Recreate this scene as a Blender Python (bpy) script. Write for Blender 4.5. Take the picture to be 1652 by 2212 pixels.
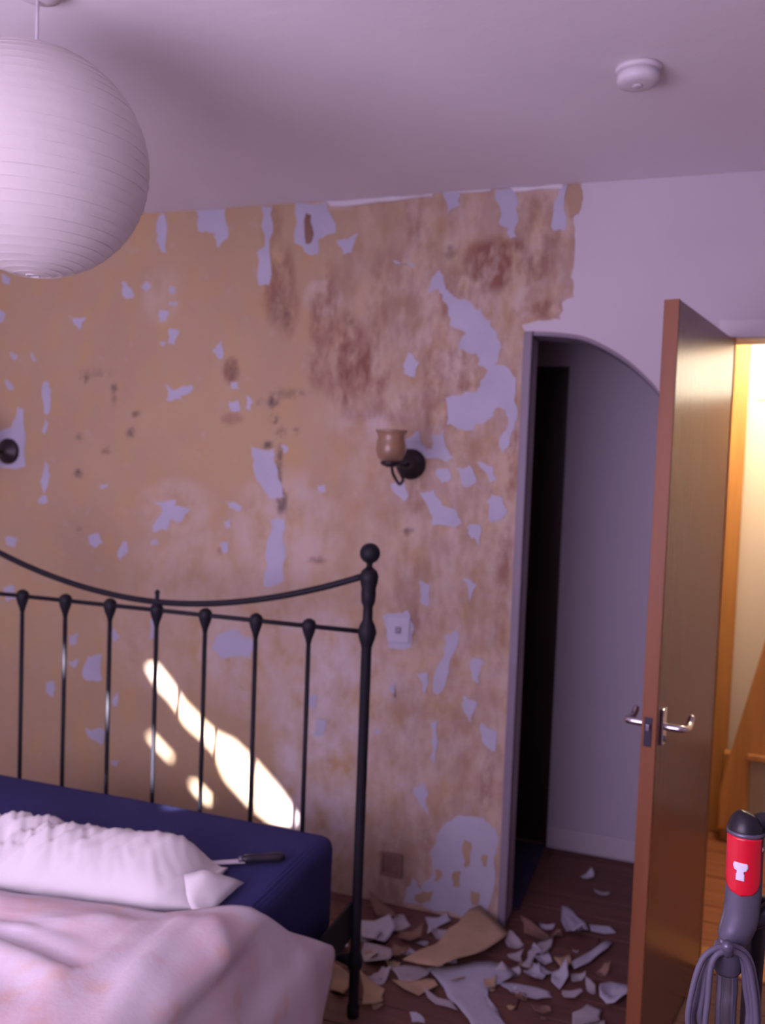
import bpy, bmesh, math, random
import numpy as np
from mathutils import Vector, Matrix, noise

for o in list(bpy.data.objects):
    bpy.data.objects.remove(o)
scene = bpy.context.scene
C = scene.collection
R = math.radians
rnd = random.Random(7)

# ------------------------------------------------------------------ camera
PW, PH, F = 1652, 2212, 1900.0
YAW, PITCH, ROLL, CAMZ = 0.3386, -0.0509, 0.0378, 1.55
fwd = Vector((-math.sin(YAW) * math.cos(PITCH), math.cos(YAW) * math.cos(PITCH), math.sin(PITCH)))
rt0 = Vector((math.cos(YAW), math.sin(YAW), 0)); up0 = rt0.cross(fwd)
rt = rt0 * math.cos(ROLL) + up0 * math.sin(ROLL)
up = -rt0 * math.sin(ROLL) + up0 * math.cos(ROLL)
cam = bpy.data.cameras.new('camera'); camo = bpy.data.objects.new('camera', cam); C.objects.link(camo)
m = Matrix((rt, up, -fwd)).transposed().to_4x4(); m.translation = (0, 0, CAMZ)
camo.matrix_world = m
cam.sensor_fit = 'VERTICAL'; cam.sensor_height = 36.0; cam.lens = 36.0 * F / PH
cam.clip_start = 0.02
cam.dof.use_dof = True; cam.dof.focus_distance = 1.15; cam.dof.aperture_fstop = 4.6
scene.camera = camo

def ray(px, py):
    return fwd + rt * ((px - PW / 2) / F) - up * ((py - PH / 2) / F)
def on_y(px, py, y):
    d = ray(px, py); t = y / d.y; return Vector((d.x * t, y, CAMZ + d.z * t))
def on_z(px, py, z):
    d = ray(px, py); t = (z - CAMZ) / d.z; return Vector((d.x * t, d.y * t, z))

# ------------------------------------------------------------------ world, light, exposure
w = bpy.data.worlds.new('world'); scene.world = w; w.use_nodes = True
w.node_tree.nodes['Background'].inputs[0].default_value = (0.75, 0.8, 1, 1)
w.node_tree.nodes['Background'].inputs[1].default_value = 0.5
SUN_T, SUN_X = 0.452, 0.0155                       # fall and sideways drift of a sun ray per metre into the room
sun = bpy.data.lights.new('sun', 'SUN'); suno = bpy.data.objects.new('sun', sun); C.objects.link(suno)
sun.energy = 60; sun.angle = R(0.9); sun.color = (0.95, 0.9, 1)
suno.rotation_euler = Vector((SUN_X, 1, -SUN_T)).to_track_quat('-Z', 'Y').to_euler()
ar = bpy.data.lights.new('window_daylight', 'AREA'); aro = bpy.data.objects.new('window_daylight', ar); C.objects.link(aro)
ar.shape = 'RECTANGLE'; ar.size = 1.85; ar.size_y = 1.35; ar.energy = 56; ar.color = (0.86, 0.70, 1.0)
aro.location = (-1.42, -0.46, 1.60); aro.rotation_euler = (R(114), 0, R(0))
pl = bpy.data.lights.new('hall_fill', 'POINT'); plo = bpy.data.objects.new('hall_fill', pl); C.objects.link(plo)
pl.energy = 30; pl.color = (1, 0.78, 0.5); pl.shadow_soft_size = 0.05; plo.location = (0.30, 3.62, 2.13)  # extra warm light added to brighten the hall wall, source unseen
vs = scene.view_settings
vs.view_transform = 'Standard'; vs.look = 'None'; vs.gamma = 1; vs.use_curve_mapping = False; vs.exposure = 0.0

# ------------------------------------------------------------------ materials
def srgb(r, g, b):
    f = lambda c: (c / 255 / 12.92) if c <= 10 else ((c / 255 + 0.055) / 1.055) ** 2.4
    return (f(r), f(g), f(b), 1)
def mat(name, col, rough=0.6, metal=0.0, bump=0.0, bscale=60, vary=0.0, vscale=6, col2=None, stretch=(1, 1, 1), spec=0.4, coat=0.0):
    ma = bpy.data.materials.new(name); ma.use_nodes = True
    nt = ma.node_tree; N = nt.nodes; L = nt.links; b = N['Principled BSDF']
    b.inputs['Base Color'].default_value = col; b.inputs['Roughness'].default_value = rough
    b.inputs['Metallic'].default_value = metal; b.inputs['Specular IOR Level'].default_value = spec
    b.inputs['Coat Weight'].default_value = coat
    tc = N.new('ShaderNodeTexCoord'); mp = N.new('ShaderNodeMapping'); L.new(tc.outputs['Object'], mp.inputs[0])
    mp.inputs['Scale'].default_value = stretch
    if vary > 0:
        n = N.new('ShaderNodeTexNoise'); n.inputs['Scale'].default_value = vscale; n.inputs['Detail'].default_value = 5
        L.new(mp.outputs[0], n.inputs['Vector'])
        rp = N.new('ShaderNodeValToRGB'); L.new(n.outputs['Fac'], rp.inputs[0])
        rp.color_ramp.elements[0].position = 0.5 - 0.22; rp.color_ramp.elements[1].position = 0.5 + 0.22
        c2 = col2 or tuple([c * (1 - vary) for c in col[:3]] + [1])
        rp.color_ramp.elements[0].color = col; rp.color_ramp.elements[1].color = c2
        L.new(rp.outputs[0], b.inputs['Base Color'])
    if bump > 0:
        n2 = N.new('ShaderNodeTexNoise'); n2.inputs['Scale'].default_value = bscale; n2.inputs['Detail'].default_value = 4
        L.new(mp.outputs[0], n2.inputs['Vector'])
        bp = N.new('ShaderNodeBump'); bp.inputs['Strength'].default_value = bump; bp.inputs['Distance'].default_value = 0.01
        L.new(n2.outputs['Fac'], bp.inputs['Height']); L.new(bp.outputs[0], b.inputs['Normal'])
    return ma

M = {}
M['ceiling'] = mat('ceiling_paint', (0.80, 0.77, 0.80, 1), 0.9, bump=0.15, bscale=25, vary=0.05, vscale=2)
M['paint'] = mat('white_paint', (0.575, 0.535, 0.575, 1), 0.85, bump=0.1, bscale=30, vary=0.06, vscale=3)
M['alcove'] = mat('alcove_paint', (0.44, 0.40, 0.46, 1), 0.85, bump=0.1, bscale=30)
M['paper'] = mat('wallpaper_white', (0.48, 0.47, 0.565, 1), 0.85, bump=0.2, bscale=80, vary=0.12, vscale=9)
M['paper_dull'] = mat('wallpaper_dull', (0.46, 0.42, 0.46, 1), 0.9, bump=0.2, bscale=80, vary=0.2, vscale=12)
M['paper_tan'] = mat('wallpaper_tan', (0.48, 0.34, 0.215, 1), 0.9, bump=0.2, bscale=60, vary=0.25, vscale=10)
M['paper_brown'] = mat('wallpaper_brown', (0.28, 0.165, 0.12, 1), 0.9, bump=0.2, bscale=60, vary=0.35, vscale=14)
M['jamb'] = mat('jamb_paint', (0.235, 0.195, 0.245, 1), 0.5, bump=0.08, bscale=20, vary=0.12, vscale=8)
M['reveal'] = mat('reveal_paint', (0.48, 0.44, 0.49, 1), 0.5, bump=0.08, bscale=20)
M['iron'] = mat('black_iron', (0.012, 0.011, 0.016, 1), 0.55, bump=0.05, bscale=90, spec=0.22)
M['navy'] = mat('navy_sheet', (0.040, 0.042, 0.140, 1), 0.85, bump=0.25, bscale=140, vary=0.15, vscale=5, spec=0.2)
M['pillow'] = mat('white_cotton', (0.80, 0.77, 0.76, 1), 0.85, bump=0.12, bscale=30, spec=0.2)
M['wood_floor'] = mat('floor_wood', (0.17, 0.078, 0.06, 1), 0.62, bump=0.2, bscale=30, vary=0.5, vscale=4, stretch=(0.6, 9, 9), col2=(0.11, 0.048, 0.038, 1))
M['wood_hall'] = mat('hall_floor_wood', (0.42, 0.16, 0.07, 1), 0.5, bump=0.1, bscale=30, vary=0.3, vscale=4, stretch=(0.6, 9, 9))
M['subfloor'] = mat('subfloor', (0.03, 0.016, 0.012, 1), 0.9, bump=0.1)
M['door'] = mat('varnished_door', (0.20, 0.080, 0.055, 1), 0.24, bump=0.03, bscale=30, vary=0.25, vscale=7, stretch=(6, 6, 0.35), spec=0.35, col2=(0.145, 0.052, 0.040, 1))
M['lipping'] = mat('pine_lipping', (0.27, 0.095, 0.036, 1), 0.5, bump=0.03, bscale=30, vary=0.2, vscale=6, stretch=(6, 6, 0.4))
M['pine'] = mat('pine', (0.62, 0.30, 0.10, 1), 0.4, bump=0.03, bscale=30, vary=0.25, vscale=6, stretch=(6, 6, 0.4))
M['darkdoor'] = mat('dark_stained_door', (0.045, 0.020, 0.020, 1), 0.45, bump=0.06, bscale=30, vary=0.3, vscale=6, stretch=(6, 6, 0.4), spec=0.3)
M['carpet'] = mat('blue_carpet', (0.06, 0.05, 0.095, 1), 0.95, bump=0.5, bscale=400, spec=0.1)
M['chrome'] = mat('chrome', (0.72, 0.70, 0.72, 1), 0.18, 1.0, bump=0.01)
M['blade'] = mat('bright_blade', (0.75, 0.73, 0.80, 1), 0.35, 0.25, bump=0.01)
M['lockplate'] = mat('dark_lock_plate', (0.045, 0.04, 0.06, 1), 0.4, 0.5, bump=0.02)
M['switch'] = mat('switch_plastic', (0.47, 0.45, 0.54, 1), 0.45, bump=0.01)
M['steel'] = mat('dull_steel', (0.20, 0.18, 0.22, 1), 0.4, 0.9, bump=0.02)
M['bronze'] = mat('dark_bronze', (0.035, 0.026, 0.03, 1), 0.42, 0.5, bump=0.05, bscale=70)
M['plastic_white'] = mat('white_plastic', (0.66, 0.63, 0.66, 1), 0.4, bump=0.01)
M['plastic_dark'] = mat('dark_plastic', (0.02, 0.017, 0.025, 1), 0.35, bump=0.02)
M['plastic_grey'] = mat('grey_plastic', (0.15, 0.145, 0.20, 1), 0.28, 0.35, bump=0.01)
M['tube_grey'] = mat('silver_tube', (0.42, 0.42, 0.52, 1), 0.2, 0.85, bump=0.01)
M['red'] = mat('red_plastic', (0.72, 0.008, 0.03, 1), 0.3, bump=0.01, coat=0.4)
M['mark'] = mat('white_print', (0.8, 0.78, 0.9, 1), 0.5, bump=0.01)
M['cord'] = mat('grey_cord', (0.13, 0.12, 0.17, 1), 0.5, bump=0.05, bscale=200)
M['brownplate'] = mat('brown_box', (0.24, 0.145, 0.115, 1), 0.7, bump=0.1)
M['hallwall'] = mat('hall_cream', (0.82, 0.74, 0.66, 1), 0.85, bump=0.1, bscale=30)
M['greybox'] = mat('grey_panel', (0.33, 0.27, 0.20, 1), 0.6, bump=0.05)

def glass(name, col, rough, trans=0.8):
    ma = mat(name, col, rough, bump=0.03, bscale=40)
    ma.node_tree.nodes['Principled BSDF'].inputs['Transmission Weight'].default_value = trans
    return ma
M['amber'] = glass('amber_glass', (0.66, 0.47, 0.31, 1), 0.3, 0.75)
M['pane'] = glass('clear_glass', (0.95, 0.97, 1, 1), 0.02, 1.0)

def translucent(name, col, k):
    ma = mat(name, col, 0.9, bump=0.12, bscale=70, spec=0.1)
    nt = ma.node_tree; N = nt.nodes; L = nt.links; b = N['Principled BSDF']; out = N['Material Output']
    t = N.new('ShaderNodeBsdfTranslucent'); t.inputs[0].default_value = col
    mx = N.new('ShaderNodeMixShader'); mx.inputs[0].default_value = k
    L.new(b.outputs[0], mx.inputs[1]); L.new(t.outputs[0], mx.inputs[2]); L.new(mx.outputs[0], out.inputs[0])
    return ma
M['lantern'] = translucent('rice_paper', (0.74, 0.70, 0.68, 1), 0.35)
M['blind'] = translucent('added_mauve_blind', (0.5, 0.4, 0.55, 1), 0.3)

def emit(name, col, s):
    ma = bpy.data.materials.new(name); ma.use_nodes = True
    b = ma.node_tree.nodes['Principled BSDF']
    b.inputs['Base Color'].default_value = (0, 0, 0, 1)
    b.inputs['Emission Color'].default_value = col; b.inputs['Emission Strength'].default_value = s
    return ma
M['sky_pane'] = emit('bright_sky_pane', (1, 0.86, 0.64, 1), 7)
M['bulb'] = emit('bulb_glow', (1, 0.8, 0.5, 1), 30)

# stripped plaster: colour attribute holds stains and painted glow (R brown, G pale residue plus sun glow, B dark dirt)
def plaster():
    ma = bpy.data.materials.new('stripped_plaster'); ma.use_nodes = True
    nt = ma.node_tree; N = nt.nodes; L = nt.links; b = N['Principled BSDF']
    b.inputs['Roughness'].default_value = 0.9; b.inputs['Specular IOR Level'].default_value = 0.25
    tc = N.new('ShaderNodeTexCoord'); at = N.new('ShaderNodeAttribute'); at.attribute_name = 'stain_glow'
    sp = N.new('ShaderNodeSeparateColor'); L.new(at.outputs['Color'], sp.inputs[0])
    def nz(scale, stretch, detail=5, rough=0.6):
        mp = N.new('ShaderNodeMapping'); mp.inputs['Scale'].default_value = stretch; L.new(tc.outputs['Object'], mp.inputs[0])
        n = N.new('ShaderNodeTexNoise'); n.inputs['Scale'].default_value = scale; n.inputs['Detail'].default_value = detail
        n.inputs['Roughness'].default_value = rough
        L.new(mp.outputs[0], n.inputs['Vector']); return n.outputs['Fac']
    def mapr(src, a, c, lo=0.0, hi=1.0):
        r = N.new('ShaderNodeMapRange'); r.inputs[1].default_value = a; r.inputs[2].default_value = c
        r.inputs[3].default_value = lo; r.inputs[4].default_value = hi; L.new(src, r.inputs[0]); return r.outputs[0]
    def mul(a, c):
        x = N.new('ShaderNodeMath'); x.operation = 'MULTIPLY'; x.use_clamp = True
        L.new(a, x.inputs[0]); L.new(c, x.inputs[1]) if not isinstance(c, float) else setattr(x.inputs[1], 'default_value', c)
        return x.outputs[0]
    def mix(fac, a, col):
        x = N.new('ShaderNodeMix'); x.data_type = 'RGBA'
        L.new(fac, x.inputs[0])
        if isinstance(a, tuple): x.inputs[6].default_value = a
        else: L.new(a, x.inputs[6])
        x.inputs[7].default_value = col
        return x.outputs[2]
    c = mix(mapr(nz(2.2, (1, 1, 1)), 0.35, 0.65), (0.475, 0.345, 0.205, 1), (0.435, 0.310, 0.200, 1))
    c = mix(mul(mapr(nz(9, (1, 1, 0.6)), 0.5, 0.72), 0.55), c, (0.52, 0.335, 0.14, 1))
    c = mix(mul(mapr(nz(24, (1, 1, 0.7)), 0.60, 0.72), 0.35), c, (0.47, 0.39, 0.36, 1))
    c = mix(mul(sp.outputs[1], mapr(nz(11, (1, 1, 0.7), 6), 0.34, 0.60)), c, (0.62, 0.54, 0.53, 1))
    c = mix(mul(sp.outputs[0], mapr(nz(17, (1, 1, 0.45), 6, 0.65), 0.38, 0.60)), c, (0.245, 0.12, 0.085, 1))
    c = mix(mul(sp.outputs[2], mapr(nz(34, (1, 1, 0.8), 4), 0.38, 0.55)), c, (0.10, 0.07, 0.07, 1))
    L.new(c, b.inputs['Base Color'])
    bp = N.new('ShaderNodeBump'); bp.inputs['Strength'].default_value = 0.25; bp.inputs['Distance'].default_value = 0.01
    L.new(nz(35, (1, 1, 1)), bp.inputs['Height']); L.new(bp.outputs[0], b.inputs['Normal'])
    return ma
M['plaster'] = plaster()

def duvet_mat():
    ma = mat('floral_duvet', (0.70, 0.62, 0.64, 1), 0.9, bump=0.1, bscale=60, spec=0.15)
    nt = ma.node_tree; N = nt.nodes; L = nt.links; b = N['Principled BSDF']
    tc = N.new('ShaderNodeTexCoord'); prev = None
    base = (0.74, 0.66, 0.69, 1)
    for sc, lo, hi, col, k, off in ((7, 0.47, 0.66, (0.72, 0.46, 0.46, 1), 0.5, 0), (11, 0.56, 0.68, (0.74, 0.46, 0.34, 1), 0.45, 9), (5, 0.52, 0.7, (0.80, 0.76, 0.80, 1), 0.8, 23)):
        mp = N.new('ShaderNodeMapping'); mp.inputs['Location'].default_value = (off, off, off); L.new(tc.outputs['Object'], mp.inputs[0])
        n = N.new('ShaderNodeTexNoise'); n.inputs['Scale'].default_value = sc; n.inputs['Detail'].default_value = 4; L.new(mp.outputs[0], n.inputs['Vector'])
        r = N.new('ShaderNodeMapRange'); r.inputs[1].default_value = lo; r.inputs[2].default_value = hi; r.inputs[4].default_value = k; L.new(n.outputs['Fac'], r.inputs[0])
        x = N.new('ShaderNodeMix'); x.data_type = 'RGBA'; L.new(r.outputs[0], x.inputs[0])
        if prev is None: x.inputs[6].default_value = base
        else: L.new(prev, x.inputs[6])
        x.inputs[7].default_value = col; prev = x.outputs[2]
    L.new(prev, b.inputs['Base Color'])
    return ma
M['duvet'] = duvet_mat()

# ------------------------------------------------------------------ mesh helpers
def obj(name, bm, ma, parent=None, smooth=False, recalc=True):
    if recalc: bmesh.ops.recalc_face_normals(bm, faces=bm.faces)
    me = bpy.data.meshes.new(name); bm.to_mesh(me); bm.free()
    me.materials.append(M[ma])
    if smooth:
        for p in me.polygons: p.use_smooth = True
    o = bpy.data.objects.new(name, me); C.objects.link(o)
    if parent is not None: o.parent = parent
    return o
def thing(name, loc=(0, 0, 0), rz=0):
    o = bpy.data.objects.new(name, None); C.objects.link(o); o.location = loc; o.rotation_euler = (0, 0, rz)
    o.empty_display_size = 0.05
    return o
def tag(o, label=None, cat=None, group=None, kind=None):
    if label: o['label'] = label
    if cat: o['category'] = cat
    if group: o['group'] = group
    if kind: o['kind'] = kind
    return o
def box(bm, x0, x1, y0, y1, z0, z1, bevel=0.0):
    r = bmesh.ops.create_cube(bm, size=1.0); v = r['verts']
    bmesh.ops.scale(bm, vec=(x1 - x0, y1 - y0, z1 - z0), verts=v)
    bmesh.ops.translate(bm, vec=((x0 + x1) / 2, (y0 + y1) / 2, (z0 + z1) / 2), verts=v)
    if bevel > 0:
        es = list({e for f in v for e in f.link_edges})
        bmesh.ops.bevel(bm, geom=es, offset=bevel, segments=2, affect='EDGES', profile=0.6)
    return bm
def boxes(*bs, bevel=0.0):
    bm = bmesh.new()
    for b in bs: box(bm, *b, bevel=bevel)
    return bm
def tube(bm, pts, rad, n=12, closed=False):
    pts = [Vector(p) for p in pts]; k = len(pts)
    rs = rad if isinstance(rad, (list, tuple)) else [rad] * k
    rings = []; ref = None
    for i in range(k):
        a = pts[(i - 1) % k] if (closed or i > 0) else pts[i]
        b = pts[(i + 1) % k] if (closed or i < k - 1) else pts[i]
        t = (b - a).normalized()
        if ref is None:
            ref = Vector((0, 0, 1)) if abs(t.z) < 0.9 else Vector((1, 0, 0))
        nrm = (ref - t * ref.dot(t))
        nrm = nrm.normalized() if nrm.length > 1e-6 else t.orthogonal().normalized()
        ref = nrm; bi = t.cross(nrm)
        rings.append([bm.verts.new(pts[i] + (nrm * math.cos(2 * math.pi * j / n) + bi * math.sin(2 * math.pi * j / n)) * rs[i]) for j in range(n)])
    for i in range(k if closed else k - 1):
        A, B = rings[i], rings[(i + 1) % k]
        for j in range(n): bm.faces.new((A[j], A[(j + 1) % n], B[(j + 1) % n], B[j]))
    if not closed:
        bm.faces.new(rings[0][::-1]); bm.faces.new(rings[-1])
    return bm
def lathe(bm, prof, loc=(0, 0, 0), n=24, axis='Z', caps=True):
    """prof: list of (r, h)"""
    L0 = Vector(loc); rings = []
    for r, h in prof:
        ring = []
        for j in range(n):
            a = 2 * math.pi * j / n; c, s = r * math.cos(a), r * math.sin(a)
            p = {'Z': (c, s, h), 'Y': (c, h, s), 'X': (h, c, s)}[axis]
            ring.append(bm.verts.new(L0 + Vector(p)))
        rings.append(ring)
    for A, B in zip(rings[:-1], rings[1:]):
        for j in range(n): bm.faces.new((A[j], A[(j + 1) % n], B[(j + 1) % n], B[j]))
    if caps:
        bm.faces.new(rings[0]); bm.faces.new(rings[-1])
    return bm
def smoothpath(pts, sub=6, closed=False):
    P = [Vector(p) for p in pts]; n = len(P); out = []
    for i in range(n if closed else n - 1):
        p0 = P[(i - 1) % n] if (closed or i > 0) else P[i]
        p1 = P[i]; p2 = P[(i + 1) % n]
        p3 = P[(i + 2) % n] if (closed or i < n - 2) else p2
        for k in range(sub):
            t = k / sub
            out.append(0.5 * ((2 * p1) + (p2 - p0) * t + (2 * p0 - 5 * p1 + 4 * p2 - p3) * t * t + (3 * p1 - p0 - 3 * p2 + p3) * t ** 3))
    if not closed: out.append(P[-1])
    return out
def ragged(pts, amp=0.12, levels=2, seed=0, maxamp=0.006):
    r = random.Random(seed)
    for _ in range(levels):
        out = []
        for i in range(len(pts)):
            a = Vector(pts[i]); b = Vector(pts[(i + 1) % len(pts)]); d = b - a
            out.append(a)
            if d.length > 0.006:
                nrm = Vector((-d.y, d.x)).normalized() if d.length > 0 else Vector((0, 0))
                off = max(-maxamp, min(maxamp, r.uniform(-amp, amp) * d.length))
                out.append((a + b) / 2 + nrm * off)
        pts = out
    return pts
def slab_xz(pts, y0, y1):
    """prism between y0 and y1 of a polygon of (x, z) points"""
    bm = bmesh.new()
    f = [bm.verts.new((p[0], y0, p[1])) for p in pts]; g = [bm.verts.new((p[0], y1, p[1])) for p in pts]
    n = len(pts)
    A = bm.faces.new(f); B = bm.faces.new(g[::-1]); bm.normal_update()
    for i in range(n): bm.faces.new((f[i], g[i], g[(i + 1) % n], f[(i + 1) % n]))
    bmesh.ops.triangulate(bm, faces=[A, B])
    return bm

# ------------------------------------------------------------------ the room shell
D = 2.908; TH = 0.12; ZC = 2.484; XL, XR, YF = -3.05, 1.55, -0.60; YB = 4.12
AX0, AX1 = -0.550, -0.045                           # arch jambs
DX0, DX1, DZ = 0.100, 0.830, 1.980                  # bedroom doorway
arch_pts = [(-0.550, 2.013), (-0.48, 2.011), (-0.402, 2.003), (-0.347, 1.990), (-0.294, 1.966), (-0.24, 1.934), (-0.196, 1.900), (-0.159, 1.866), (-0.126, 1.830), (-0.09, 1.775), (-0.062, 1.70), (-0.05, 1.62), (-0.045, 1.52)]
arch_dense = smoothpath([(p[0], p[1], 0) for p in arch_pts], 5)
ax_ = np.array([p.x for p in arch_dense]); az_ = np.array([p.y for p in arch_dense])
def arch_z(x): return float(np.interp(x, ax_, az_))

floor = tag(obj('floor', boxes((XL, XR, YF, YB, -0.06, -0.022)), 'subfloor'), 'dark floor of the stripped bedroom under the boards', 'floor', kind='structure')
bwid = 0.128; y = YF; k = 0
while y < YB - 0.01:
    y1 = min(y + bwid, YB)
    cuts = sorted([XL, XR, -1.9 + 1.7 * ((k * 0.37) % 1.0)] + ([0.03] if y > D + 0.01 else []))
    for a, b in zip(cuts[:-1], cuts[1:]):
        if b - a < 0.02: continue
        hall = y > D - 0.05 and a >= 0.029
        bd = obj('floor_board', boxes((a + 0.0015, b - 0.0015, y + 0.002, y1 - 0.002, -0.022, rnd.uniform(-0.0012, 0.0)), bevel=0.0015), 'wood_hall' if hall else 'wood_floor', floor)
    y = y1; k += 1

tag(obj('ceiling', boxes((XL - 0.1, XR + 0.1, YF - 0.15, YB + 0.1, ZC, ZC + 0.1)), 'ceiling'), 'plain pale ceiling above the bedroom', 'ceiling', kind='structure')
tag(obj('wall_left', boxes((XL - 0.1, XL, YF - 0.1, YB, -0.06, ZC)), 'paint'), 'plain white side wall past the bed', 'wall', kind='structure')
tag(obj('wall_right', boxes((XR, XR + 0.1, YF - 0.1, YB, -0.06, ZC)), 'paint'), 'plain white side wall past the doorway', 'wall', kind='structure')
WX0, WX1, WZ0, WZ1 = -2.35, -0.15, 0.92, 2.44
tag(obj('wall_front', boxes((XL, WX0, YF - 0.14, YF, 0, ZC), (WX1, XR, YF - 0.14, YF, 0, ZC), (WX0, WX1, YF - 0.14, YF, 0, WZ0), (WX0, WX1, YF - 0.14, YF, WZ1, ZC)), 'paint'),
    'white wall holding the bedroom window', 'wall', kind='structure')

# window and added slit blind behind the photographer (blind unseen, its slits cut to shape the sun spots)
w1 = tag(thing('window_1', (0, 0, 0)), 'white framed bedroom window behind the added mauve blind', 'window', kind='structure')
obj('window_frame', boxes((WX0, WX1, -0.72, -0.67, WZ0, WZ0 + 0.045), (WX0, WX1, -0.72, -0.67, WZ1 - 0.03, WZ1), (WX0, WX0 + 0.045, -0.72, -0.67, WZ0, WZ1), (WX1 - 0.045, WX1, -0.72, -0.67, WZ0, WZ1)), 'plastic_white', w1)
obj('window_sill', boxes((WX0 - 0.05, WX1 + 0.05, -0.60, -0.53, WZ0 - 0.035, WZ0 - 0.005), bevel=0.004), 'plastic_white', w1)
YBL = -0.50
def to_blind(px, py):
    p = on_y(px, py, D); dy = D - YBL
    return (p.x - SUN_X * dy, p.z + SUN_T * dy)
slits = [[(318, 1440), (336, 1438), (362, 1470), (396, 1520), (440, 1565), (466, 1588), (505, 1606), (552, 1652), (606, 1716), (642, 1772), (596, 1780), (540, 1735), (490, 1680), (466, 1622), (440, 1594), (404, 1562), (372, 1512), (340, 1478)],
         [(320, 1588), (330, 1590), (372, 1636), (367, 1640), (330, 1602)],
         [(412, 1690), (424, 1692), (458, 1728), (450, 1733), (424, 1710)]]
bm = bmesh.new()
def loop(pts):
    vs_ = [bm.verts.new((p[0], YBL, p[1])) for p in pts]
    return [bm.edges.new((vs_[i], vs_[(i + 1) % len(vs_)])) for i in range(len(vs_))]
edges = loop([(WX0 - 0.12, 0.78), (WX1 + 0.12, 0.78), (WX1 + 0.12, 2.43), (WX0 - 0.12, 2.43)])
for s in slits: edges += loop([to_blind(*q) for q in s])
bmesh.ops.triangle_fill(bm, use_beauty=True, edges=edges)
bl = tag(thing('sun_slit_blind', (0, 0, 0)), 'added mauve blind with slits cut to shape the sun spots', 'blind')
obj('added_fabric', bm, 'blind', bl)
bm = bmesh.new(); tube(bm, [(WX0 - 0.14, YBL - 0.03, 2.448), (WX1 + 0.14, YBL - 0.03, 2.448)], 0.026, 16); obj('added_roller', bm, 'plastic_white', bl, True)
bm = bmesh.new()
bm.free()
for xx in (WX0 - 0.15, WX1 + 0.14): obj('added_bracket', boxes((xx, xx + 0.01, YF, YBL, 2.41, 2.48)), 'steel', bl)

# ---- back wall: a stripped plaster face with stains and painted sun glow, an arch and a doorway cut through it
segs = [(XL, AX0, lambda x: 0.0), (AX0, AX1, arch_z), (AX1, DX0 - 0.03, lambda x: 0.0), (DX0 - 0.03, DX1 + 0.03, lambda x: DZ + 0.03), (DX1 + 0.03, XR, lambda x: 0.0)]
bm = bmesh.new()
for a, b, fn in segs:
    fine = b <= AX1 + 0.01
    nx = max(2, int((b - a) / (0.0125 if fine else 0.15))); nz = 190 if fine else 14
    if fn is arch_z: nz = 44; nx = 48
    cols = []
    for i in range(nx + 1):
        x = a + (b - a) * i / nx; z0 = fn(x)
        cols.append([bm.verts.new((x, D, z0 + (ZC - z0) * j / nz)) for j in range(nz + 1)])
    for i in range(nx):
        for j in range(nz): bm.faces.new((cols[i][j], cols[i + 1][j], cols[i + 1][j + 1], cols[i][j + 1]))
    back = []
    for i in range(nx + 1):
        x = a + (b - a) * i / nx; z0 = fn(x)
        back.append((bm.verts.new((x, D + TH, z0)), bm.verts.new((x, D + TH, ZC))))
    for i in range(nx):
        bm.faces.new((back[i][0], back[i][1], back[i + 1][1], back[i + 1][0]))
        bm.faces.new((cols[i][0], back[i][0], back[i + 1][0], cols[i + 1][0]))
    for i in (0, nx):                                     # jamb sides
        f0 = cols[i][0]; f1 = cols[i][-1]
        p = [bm.verts.new(v.co) for v in (f0, f1, back[i][1], back[i][0])]
        bm.faces.new(p)
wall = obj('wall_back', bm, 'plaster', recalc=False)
tag(wall, 'stripped bedroom wall of tan plaster with torn wallpaper remnants', 'wall', kind='structure')

brown = [(600, 610, 34, 85, .8), (622, 660, 22, 70, .7), (700, 690, 30, 110, .9), (690, 780, 26, 60, .7), (755, 790, 55, 95, 1), (815, 680, 24, 130, .7), (810, 800, 40, 60, .9), (745, 700, 20, 40, .6),
         (905, 620, 36, 220, .5), (900, 462, 30, 60, .7), (1080, 570, 95, 60, 1), (1020, 600, 60, 50, .8), (1170, 500, 42, 90, .7), (1120, 470, 50, 60, .5), (1150, 570, 50, 40, .8),
         (1185, 668, 42, 22, 1), (1130, 680, 50, 20, .6), (935, 830, 22, 120, .8), (985, 772, 30, 26, .9), (1012, 822, 42, 24, 1), (960, 890, 20, 40, .8), (860, 885, 70, 36, .6), (780, 880, 60, 30, .5),
         (1108, 1010, 16, 90, .9), (1090, 1180, 16, 170, .8), (1080, 1340, 14, 120, .6), (1052, 1700, 18, 70, .8), (1062, 1590, 12, 60, .6), (1040, 1830, 14, 60, .4), (880, 1250, 30, 150, .45), (897, 1360, 12, 60, .7),
         (1040, 1080, 40, 50, .4), (1030, 1170, 60, 45, .4), (960, 650, 20, 40, .7), (900, 1070, 25, 50, .6), (500, 800, 17, 26, .8), (500, 905, 24, 12, .5), (860, 1920, 60, 40, .6), (940, 1960, 90, 24, .5),
         (980, 1400, 60, 120, .3), (1010, 1620, 40, 140, .35), (840, 1980, 60, 40, .6), (1110, 840, 12, 60, .5), (1135, 790, 14, 60, .5), (760, 540, 30, 50, .3), (590, 500, 22, 60, .5), (850, 640, 40, 120, .45), (720, 620, 60, 60, .35)]
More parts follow.
